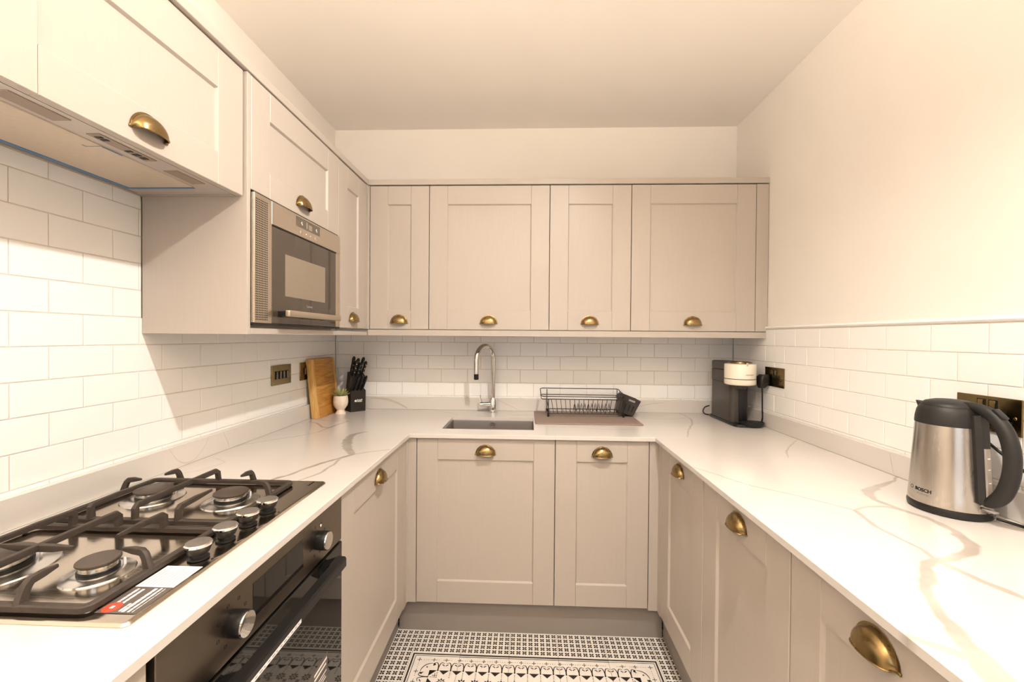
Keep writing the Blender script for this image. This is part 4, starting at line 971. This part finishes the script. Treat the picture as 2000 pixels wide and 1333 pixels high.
def leaf(az, el, L, w):
    mb = MB(); n = 5; v = []
    for i in range(n+1):
        t = i/n; ww = w*(0.55+1.2*t-1.75*t*t*t*0.98); ww = max(ww, 0.0004); th = 0.0026*(1-t)+0.0006; up_ = L*t*math.sin(el)+0.006*math.sin(PI*t)*(-0.3)
        x = L*t*math.cos(el); v += [(x, -ww, up_+th*0.6), (x, 0, up_+th*1.2), (x, ww, up_+th*0.6), (x, 0, up_-th)]
    f = [(0,1,2,3)]+[tuple(4*i+q for q in ()) for i in ()]
    for i in range(n):
        for q in range(4): f.append((4*i+q, 4*i+(q+1)%4, 4*i+4+(q+1)%4, 4*i+4+q))
    f.append((4*n, 4*n+1, 4*n+2, 4*n+3)); mb.add(v, f)
    return mb.xf(Matrix.Translation((PX, PY, ZW+0.0945)) @ Matrix.Rotation(az, 4, 'Z') @ Matrix.Translation((0.004, 0, 0)))
for ring_, (cnt, el, L, w_) in enumerate(((11, 0.34, 0.046, 0.0082), (10, 0.66, 0.047, 0.0078), (8, 0.98, 0.047, 0.0068), (5, 1.27, 0.044, 0.0056))):
    for i in range(cnt):
        obj('leaf', leaf(2*PI*i/cnt+ring_*0.4+random.uniform(-0.12, 0.12), el+random.uniform(-0.1, 0.1), L*random.uniform(0.9, 1.1), w_), M_LEAF, pt, smooth=60)
KC, KR = (0.152, -0.080), math.radians(45)
kb = thing('knife_block', 'stepped black wooden knife block in the back left corner', 'knife block', (*KC, ZW), KR)
M_KB = pm('black_stained_block', srgb(38,31,27), 0.45, var=0.1, scale=50, stretch=(1,1,6))
prof = [(-0.0375, 0.0), (-0.0400, 0.116), (-0.0140, 0.124), (-0.0330, 0.196), (0.0080, 0.220), (0.0390, 0.075), (0.0390, 0.0)]
obj('block', MB().prism(prof, -0.042, 0.042, 'yz'), M_KB, kb, local=True, smooth=0)
lg = MB().lathe([(0.0062, 0.0), (0.0, 0.0002)], (0, 0, 0), 18).xf(Matrix.Translation((-0.015, -0.0393, 0.060)) @ Matrix.Rotation(PI/2, 4, 'X'))
obj('logo_disc', lg, M_WHITE, kb, local=True, smooth=0)
text('logo_lettering', 'Russell', 0.0105, M_WHITE, kb, basis((-0.007, -0.0394, 0.061), (1,0,0), (0,0,1), (0,-1,0)), bold=0.0003)
text('logo_lettering', 'Hobbs', 0.0105, M_WHITE, kb, basis((-0.007, -0.0394, 0.053), (1,0,0), (0,0,1), (0,-1,0)), bold=0.0003)
def knife(label, x, y_, z, L, big, yaw=0.0, tilt=0.42):
    loc = MW[kb] @ Vector((x, y_, z))
    t = thing('kitchen_knife', label, 'knife', loc, KR, 'knives in the black knife block')
    dr_ = Vector((0.10+yaw, -tilt, 1.0)).normalized()
    n = 8; pts = [dr_*(L*i/n) for i in range(n+1)]
    if big: sc = [0.85, 0.95, 1.0, 0.95, 0.92, 0.95, 1.02, 1.08, 0.72]; w, h = 0.0082, 0.0100
    else: sc = [0.8, 0.9, 0.95, 1.0, 1.0, 1.0, 1.05, 1.1, 0.7]; w, h = 0.0064, 0.0085
    pr_ = [(w*math.cos(a)*(1 if abs(math.cos(a)) < .99 else 0.96), h*math.sin(a)) for a in [2*PI*i/10 for i in range(10)]]
    hdl = obj('handle', MB().sweep(pts, pr_, up=(0, -1, -0.2), scales=sc), M_BLACK, t, local=True, smooth=50)
    if big:
        sdv = dr_.cross(Vector((0, -1, -0.2))).normalized(); fw_ = Vector((0, -1, 0)) - dr_*Vector((0, -1, 0)).dot(dr_); fw_.normalize()
        for q in (0.25, 0.52, 0.80):
            c = dr_*(L*q) + fw_*0.0086
            obj('rivet', MB().lathe([(0.0, 0.0022), (0.0022, 0.0016), (0.003, 0.0)], (0, 0, 0), 10).xf(Matrix.Translation(c) @ Matrix.Rotation(PI/2, 4, 'X')), M_CHROME, hdl, local=True)
    obj('bolster', MB().sweep([dr_*-0.012, dr_*0.002], [(0.0016,-0.007),(0.0016,0.007),(-0.0016,0.007),(-0.0016,-0.007)], up=(0,-1,-0.2)), M_STEEL, t, local=True, smooth=0)
for lab, x, y_, z, L, yw in (
    ('large black-handled knife at the back left of the knife block', -0.027, -0.004, 0.2135, 0.100, -0.08),
    ('black-handled knife at the front left of the upper row', -0.024, -0.0265, 0.2005, 0.092, -0.03),
    ('black-handled knife second from left at the back of the block', -0.006, -0.004, 0.2135, 0.088, 0.0),
    ('riveted black-handled knife in the middle of the upper row', -0.002, -0.0265, 0.2005, 0.078, 0.0),
    ('black-handled knife tallest at the right of the block', 0.020, -0.004, 0.2135, 0.094, 0.02),
    ('riveted black-handled knife at the right front of the upper row', 0.025, -0.0265, 0.2005, 0.084, 0.04)):
    knife(lab, x, y_, z, L, True, yw)
for lab, x in (('slim steak knife at the left of the lower step', -0.016), ('slim steak knife in the middle of the lower step', 0.005), ('slim steak knife at the right of the lower step', 0.026)):
    knife(lab, x, -0.030, 0.1215, 0.084, False, 0.04, 0.45)

# ------------------------------------------------------------------ coffee machine
cf = thing('coffee_machine', 'dark grey capsule coffee machine with cream round head in the right corner', 'coffee machine', (2.16, -0.24, ZW))
def zc(z): return ZW+z
obj('base', loft([rr(2.108, 2.205, -0.385, -0.076, 0.03, zc(0.0005)), rr(2.104, 2.209, -0.389, -0.072, 0.034, zc(0.004)), rr(2.106, 2.207, -0.387, -0.074, 0.032, zc(0.012))], True), M_BLACK, cf, smooth=40)
bd = obj('body', loft([rr(2.112, 2.203, -0.318, -0.092, 0.022, zc(0.012)), rr(2.112, 2.203, -0.318, -0.092, 0.022, zc(0.2005)), rr(2.116, 2.199, -0.300, -0.096, 0.02, zc(0.2015))], True), M_DKGREY, cf, smooth=40)
obj('column', MB().rbox(2.150, 2.188, -0.3235, -0.317, zc(0.014), zc(0.196), 0.003, 2), M_BLACK, bd)
obj('upper_housing', loft([rr(2.112, 2.199, -0.300, -0.092, 0.016, zc(0.2025)), rr(2.112, 2.199, -0.300, -0.092, 0.016, zc(0.262)), rr(2.113, 2.198, -0.299, -0.093, 0.016, zc(0.2625))], True), M_DKGREY, cf, smooth=40)
obj('lid', loft([rr(2.112, 2.199, -0.300, -0.092, 0.016, zc(0.265)), rr(2.112, 2.199, -0.300, -0.092, 0.016, zc(0.302)), rr(2.118, 2.193, -0.294, -0.098, 0.014, zc(0.306))], True), M_DKGREY, cf, smooth=40)
CX, CY, CR = 2.156, -0.316, 0.0705
obj('lower_head', MB().lathe([(0.0, 0.196), (CR-0.012, 0.196), (CR-0.003, 0.199), (CR, 0.203), (CR, 0.2245), (CR-0.002, 0.2252), (0, 0.2252)], (CX, CY, ZW), 48), M_CREAM, cf, smooth=40)
obj('seam_ring', MB().lathe([(CR-0.003, 0.2252), (CR-0.003, 0.2278)], (CX, CY, ZW), 48), M_BLACK, cf)
hdm = obj('head', MB().lathe([(0, 0.2278), (CR-0.002, 0.2278), (CR, 0.2286), (CR, 0.294), (CR-0.003, 0.2985), (CR-0.012, 0.3005), (0.0, 0.3005)], (CX, CY, ZW), 48), M_CREAM, cf, smooth=40)
obj('lever_ring', MB().tube([(CX+0.048*math.cos(a), CY+0.048*math.sin(a), zc(0.304)) for a in [2*PI*i/28 for i in range(28)]], 0.0042, 8, closed=True), M_BRASS, hdm)
obj('lever_tab', MB().rbox(CX-0.006, CX+0.004, CY-CR-0.0012, CY-CR+0.022, zc(0.291), zc(0.306), 0.0015), M_CHROME, hdm)
obj('spout', MB().lathe([(0.0, 0.178), (0.022, 0.178), (0.030, 0.197), (0.0, 0.197)], (CX, CY-0.012, ZW), 24), M_DKGREY, cf)
dt = obj('drip_tray', MB().lathe([(0.0, 0.001), (0.040, 0.001), (0.052, 0.008), (0.057, 0.020), (0.057, 0.0235), (0.053, 0.0235), (0.051, 0.021), (0, 0.021)], (2.190, -0.362, ZW), 40, 1.0, 0.78), M_BLACK, cf)
obj('drip_grid', MB().lathe([(0.0, 0.0228), (0.046, 0.0224), (0.049, 0.0212)], (2.190, -0.362, ZW), 32, 1.0, 0.78), M_MATTE, dt)
def wrap_text(name, s, size, mat, parent, cx, cy, rad_fn, zb, az, bold=0.0):
    cu = bpy.data.curves.new(name, 'FONT'); cu.body = s; cu.size = size; cu.align_x = 'CENTER'; cu.offset = bold; cu.resolution_u = 2
    t = bpy.data.objects.new('tmp', cu); COL.objects.link(t); bpy.context.view_layer.update()
    me = bpy.data.meshes.new_from_object(t.evaluated_get(bpy.context.evaluated_depsgraph_get())); bpy.data.objects.remove(t); bpy.data.curves.remove(cu)
    Mi = MW[parent].inverted()
    for q in me.vertices:
        z = zb+q.co.y; r = rad_fn(z); a = az+q.co.x/r
        q.co = Mi @ Vector((cx+r*math.cos(a), cy+r*math.sin(a), z))
    me.materials.clear(); me.materials.append(mat); me.name = name
    return place(name, me, parent)
wrap_text('brand_lettering', 'NESPRESSO', 0.0085, M_GREYP, hdm, CX, CY, lambda z: CR+0.0004, zc(0.246), -PI/2+0.18, 0.0002)
cord = smooth_path([(2.200, -0.300, zc(0.006)), (2.225, -0.320, zc(0.005)), (2.243, -0.335, zc(0.009)), (2.249, -0.345, zc(0.035)), (2.248, -0.346, zc(0.090)), (2.246, -0.348, zc(0.150)), (2.243, -0.350, zc(0.190))], 6)
obj('cord', MB().tube(cord, 0.0034, 8), M_BLACK, cf, smooth=60)
pg = obj('plug', loft([rr(2.228, 2.252, -0.366, -0.334, 0.009, zc(0.186)), rr(2.224, 2.268, -0.376, -0.326, 0.010, zc(0.206)), rr(2.226, 2.269, -0.377, -0.325, 0.010, zc(0.238)), rr(2.234, 2.269, -0.370, -0.332, 0.008, zc(0.250))], True), M_BLACK, cf, smooth=40)
obj('cord', MB().tube(smooth_path([(2.112, -0.080, zc(0.004)), (2.096, -0.060, zc(0.006)), (2.090, -0.050, zc(0.020)), (2.102, -0.045, zc(0.040)), (2.120, -0.060, zc(0.052))], 6), 0.0034, 8), M_BLACK, cf, smooth=60)

# ------------------------------------------------------------------ kettle
KX, KY = 2.166, -1.326
kt = thing('kettle', 'brushed steel and black electric kettle on the right worktop', 'kettle', (KX, KY, ZW), math.radians(-86))
obj('power_base', MB().lathe([(0.0, 0.0004), (0.072, 0.0004), (0.0765, 0.004), (0.0775, 0.012), (0.0755, 0.018), (0.0, 0.018)], (0,0,0), 56), M_BLACK, kt, local=True, smooth=40)
ky_ = lambda z: 0.0755-(z-0.020)*(0.0755-0.0640)/0.194
ks = obj('steel_body', MB().lathe([(0.0, 0.0195), (0.0755, 0.0195), (0.0758, 0.022)]+[(ky_(z), z) for z in (0.04, 0.08, 0.12, 0.16, 0.214)]+[(0.0, 0.214)], (0,0,0), 64), M_STEELV, kt, local=True, smooth=40)
obj('seam', MB().lathe([(0.0752, 0.0178), (0.0752, 0.0197)], (0,0,0), 48), M_HOLE, kt, local=True)
cl = obj('collar', MB().lathe([(0.0, 0.2142), (0.0646, 0.2142), (0.0648, 0.217), (0.0640, 0.230), (0.0610, 0.246), (0.0565, 0.2560), (0.0545, 0.2580), (0.0, 0.2580)], (0,0,0), 56), M_MATTE, kt, local=True, smooth=40)
obj('lid', MB().lathe([(0.0538, 0.2575), (0.0532, 0.262), (0.046, 0.2685), (0.030, 0.2735), (0.0, 0.276)], (0,0,0), 48), M_MATTE, kt, local=True, smooth=50)
obj('spout', MB().add([(-0.050,-0.018,0.2575), (-0.0830,-0.004,0.2610), (-0.0830,0.004,0.2610), (-0.050,0.018,0.2575), (-0.0605,-0.017,0.238), (-0.0635,0.0,0.234), (-0.0605,0.017,0.238)], [(0,3,2,1), (0,1,4), (1,5,4), (1,2,5), (2,6,5), (2,3,6)]), M_MATTE, kt, local=True, smooth=20)
hp = smooth_path([(0.030, 0, 0.2630), (0.060, 0, 0.2620), (0.092, 0, 0.2480), (0.116, 0, 0.2150), (0.127, 0, 0.1720), (0.126, 0, 0.1250), (0.114, 0, 0.0820), (0.096, 0, 0.0570), (0.078, 0, 0.0500)], 5)
HP = [(0.0135*math.cos(a)*1.05, 0.0125*math.sin(a)) for a in [2*PI*i/14 for i in range(14)]]
n = len(hp); sc = [0.75+0.35*min(1, i/(n*0.35)) for i in range(n)]; sc = [s_*(1.0 if i < n*0.75 else 1.0-0.25*(i-n*0.75)/(n*0.25)) for i, s_ in enumerate(sc)]
hd = obj('handle', MB().sweep(hp, HP, up=(0, 1, 0), scales=sc), M_MATTE, kt, local=True, smooth=60)
obj('switch', MB().rbox(0.078, 0.106, -0.008, 0.008, -0.002, 0.004, 0.002, 2).xf(Matrix.Translation((0.036, 0, 0.318)) @ Matrix.Rotation(math.radians(43), 4, 'Y')), M_BLACK, hd, local=True)
col = MB().sweep([(ky_(0.045)-0.001, 0, 0.045), (ky_(0.10)-0.001, 0, 0.10), (ky_(0.16)-0.001, 0, 0.16), (ky_(0.2)-0.001, 0, 0.20), (0.060, 0, 0.245)], [(-0.017,-0.004),(0.017,-0.004),(0.017,0.006),(0.009,0.014),(-0.009,0.014),(-0.017,0.006)], up=(1, 0, 0.1))
cm = obj('gauge_column', col, M_MATTE, kt, local=True, smooth=30)
gz = [(ky_(z)+0.0125, 0.0, z) for z in (0.060, 0.10, 0.14, 0.172)]
M_GAUGE = pm('grey_water_gauge', srgb(150,140,132), 0.15, var=0.05, scale=30, coat=0.6)
ga = obj('water_gauge', MB().sweep(gz, [(-0.0075,-0.003),(0.0075,-0.003),(0.0075,0.0015),(0.005,0.0032),(-0.005,0.0032),(-0.0075,0.0015)], up=(1, 0, 0.1)), M_GAUGE, kt, local=True, smooth=30)
for z in (0.095, 0.125, 0.150):
    obj('gauge_mark', MB().box(ky_(z)+0.0155, ky_(z)+0.0162, -0.003, 0.003, z-0.0012, z+0.0012), M_WHITE, ga, local=True, smooth=0)
obj('lid_button', MB().rbox(ky_(0.026)+0.000, ky_(0.026)+0.026, -0.006, 0.006, 0.0295, 0.0345, 0.0018, 2), M_GREYP, kt, local=True)
RK = lambda z: ky_(z-ZW)+0.0004
wrap_text('brand_lettering', 'BOSCH', 0.0115, M_MATTE, ks, KX, KY, RK, ZW+0.047, math.radians(-172), 0.0004)
wrap_text('small_lettering', 'ComfortLine', 0.0052, M_GREYP, ks, KX, KY, RK, ZW+0.039, math.radians(-172))
lgk = MB()
for i in range(16):
    a, b = 2*PI*i/16, 2*PI*(i+1)/16
    q4 = []
    for r, q in ((0.0036,a),(0.0046,a),(0.0046,b),(0.0036,b)):
        z = ZW+0.051+r*math.sin(q); az = math.radians(-172)-0.030/0.073+r*math.cos(q)/0.073; q4.append((KX+RK(z)*math.cos(az), KY+RK(z)*math.sin(az), z))
    lgk.add(q4, [(0,1,2,3)])
obj('logo_ring', lgk, M_MATTE, ks, smooth=0)
obj('cord', MB().tube(smooth_path([(2.205, -1.396, ZW+0.008), (2.226, -1.430, ZW+0.005), (2.236, -1.50, ZW+0.005), (2.240, -1.545, ZW+0.010), (2.2445, -1.545, ZW+0.045), (2.246, -1.480, ZW+0.085), (2.248, -1.40, ZW+0.130), (2.248, -1.33, ZW+0.175), (2.250, -1.285, ZW+0.215)], 7), 0.0034, 8), M_BLACK, kt, smooth=60)
obj('plug', loft([rr(2.232, 2.256, -1.300, -1.268, 0.009, ZW+0.205), rr(2.230, 2.268, -1.309, -1.261, 0.010, ZW+0.222), rr(2.234, 2.268, -1.305, -1.265, 0.010, ZW+0.252)], True), M_BLACK, kt, smooth=40)

# ------------------------------------------------------------------ sockets and switches
def plate(name, label, cat, side, u0, u1, z0, z1, group):
    X = XL if side == 'l' else XR; s_ = 1 if side == 'l' else -1
    t = thing(name, label, cat, (X, (u0+u1)/2, z0), group=group)
    def bx(a, b, c_, d, e0, e1): return (min(X+s_*e0, X+s_*e1), max(X+s_*e0, X+s_*e1), a, b, c_, d)
    obj('plate', MB().rbox(*bx(u0, u1, z0, z1, 0.0002, 0.0045), 0.0012), M_BRONZE, t, smooth=0)
    return t, bx
def screw(t, bx, y_, z, s_):
    X = (XL if s_ > 0 else XR)+s_*0.0045
    obj('screw', MB().lathe([(0.0, 0.0016), (0.0032, 0.0010), (0.004, 0.0)], (0,0,0), 14).xf(Matrix.Translation((X, y_, z)) @ Matrix.Rotation(s_*PI/2, 4, 'Y')), M_BRASS, t)
def socket(label, u0, u1, z0, z1):
    t, bx = plate('wall_socket', label, 'socket', 'r', u0, u1, z0, z1, 'brass double sockets')
    um = (u0+u1)/2; zm = (z0+z1)/2
    for k in (-1, 1):
        sw = obj('switch', MB().rbox(*bx(um+k*0.0135-0.0105, um+k*0.0135+0.0105, zm+0.008, zm+0.036, 0.0044, 0.0052), 0.0003), M_HOLE, t, smooth=0)
        obj('rocker', MB().rbox(*bx(um+k*0.0135-0.0065, um+k*0.0135+0.0065, zm+0.010, zm+0.034, 0.005, 0.0085), 0.0012), M_BRASS, sw, smooth=0)
        uc = um+k*0.0405
        obj('pin_hole', MB().box(*bx(uc-0.0028, uc+0.0028, zm+0.002, zm+0.012, 0.0044, 0.0049)), M_HOLE, t, smooth=0)
        for q in (-1, 1): obj('pin_hole', MB().box(*bx(uc+q*0.011-0.004, uc+q*0.011+0.004, zm-0.018, zm-0.012, 0.0044, 0.0049)), M_HOLE, t, smooth=0)
        screw(t, bx, um+k*0.061, zm-0.002, -1)
    return t
socket('antique brass double socket with a black plug beside the coffee machine', -0.476, -0.326, 1.084, 1.174)
socket('antique brass double socket behind the kettle handle', -1.386, -1.236, 1.081, 1.169)
t, bx = plate('light_switch', 'antique brass four-gang switch on the left wall tiles', 'switch', 'l', -0.617, -0.467, 1.0845, 1.1735, 'brass wall switches')
for k in range(4):
    u = -0.542+(k-1.5)*0.0265
    sw = obj('switch', MB().rbox(*bx(u-0.0125, u+0.0125, 1.111, 1.147, 0.0044, 0.0052), 0.0003), M_HOLE, t, smooth=0)
    obj('rocker', MB().rbox(*bx(u-0.0055, u+0.0055, 1.113, 1.145, 0.005, 0.010), 0.0012), M_STEELX, sw, smooth=0)
screw(t, bx, -0.608, 1.129, 1); screw(t, bx, -0.476, 1.129, 1)
t, bx = plate('light_switch', 'antique brass switch plate half hidden by the chopping board', 'switch', 'l', -0.387, -0.301, 1.0845, 1.1735, 'brass wall switches')
sw = obj('switch', MB().rbox(*bx(-0.356, -0.332, 1.111, 1.147, 0.0044, 0.0052), 0.0003), M_HOLE, t, smooth=0)
obj('rocker', MB().rbox(*bx(-0.350, -0.338, 1.113, 1.145, 0.005, 0.010), 0.0012), M_STEELX, sw, smooth=0)
screw(t, bx, -0.376, 1.129, 1); screw(t, bx, -0.312, 1.129, 1)
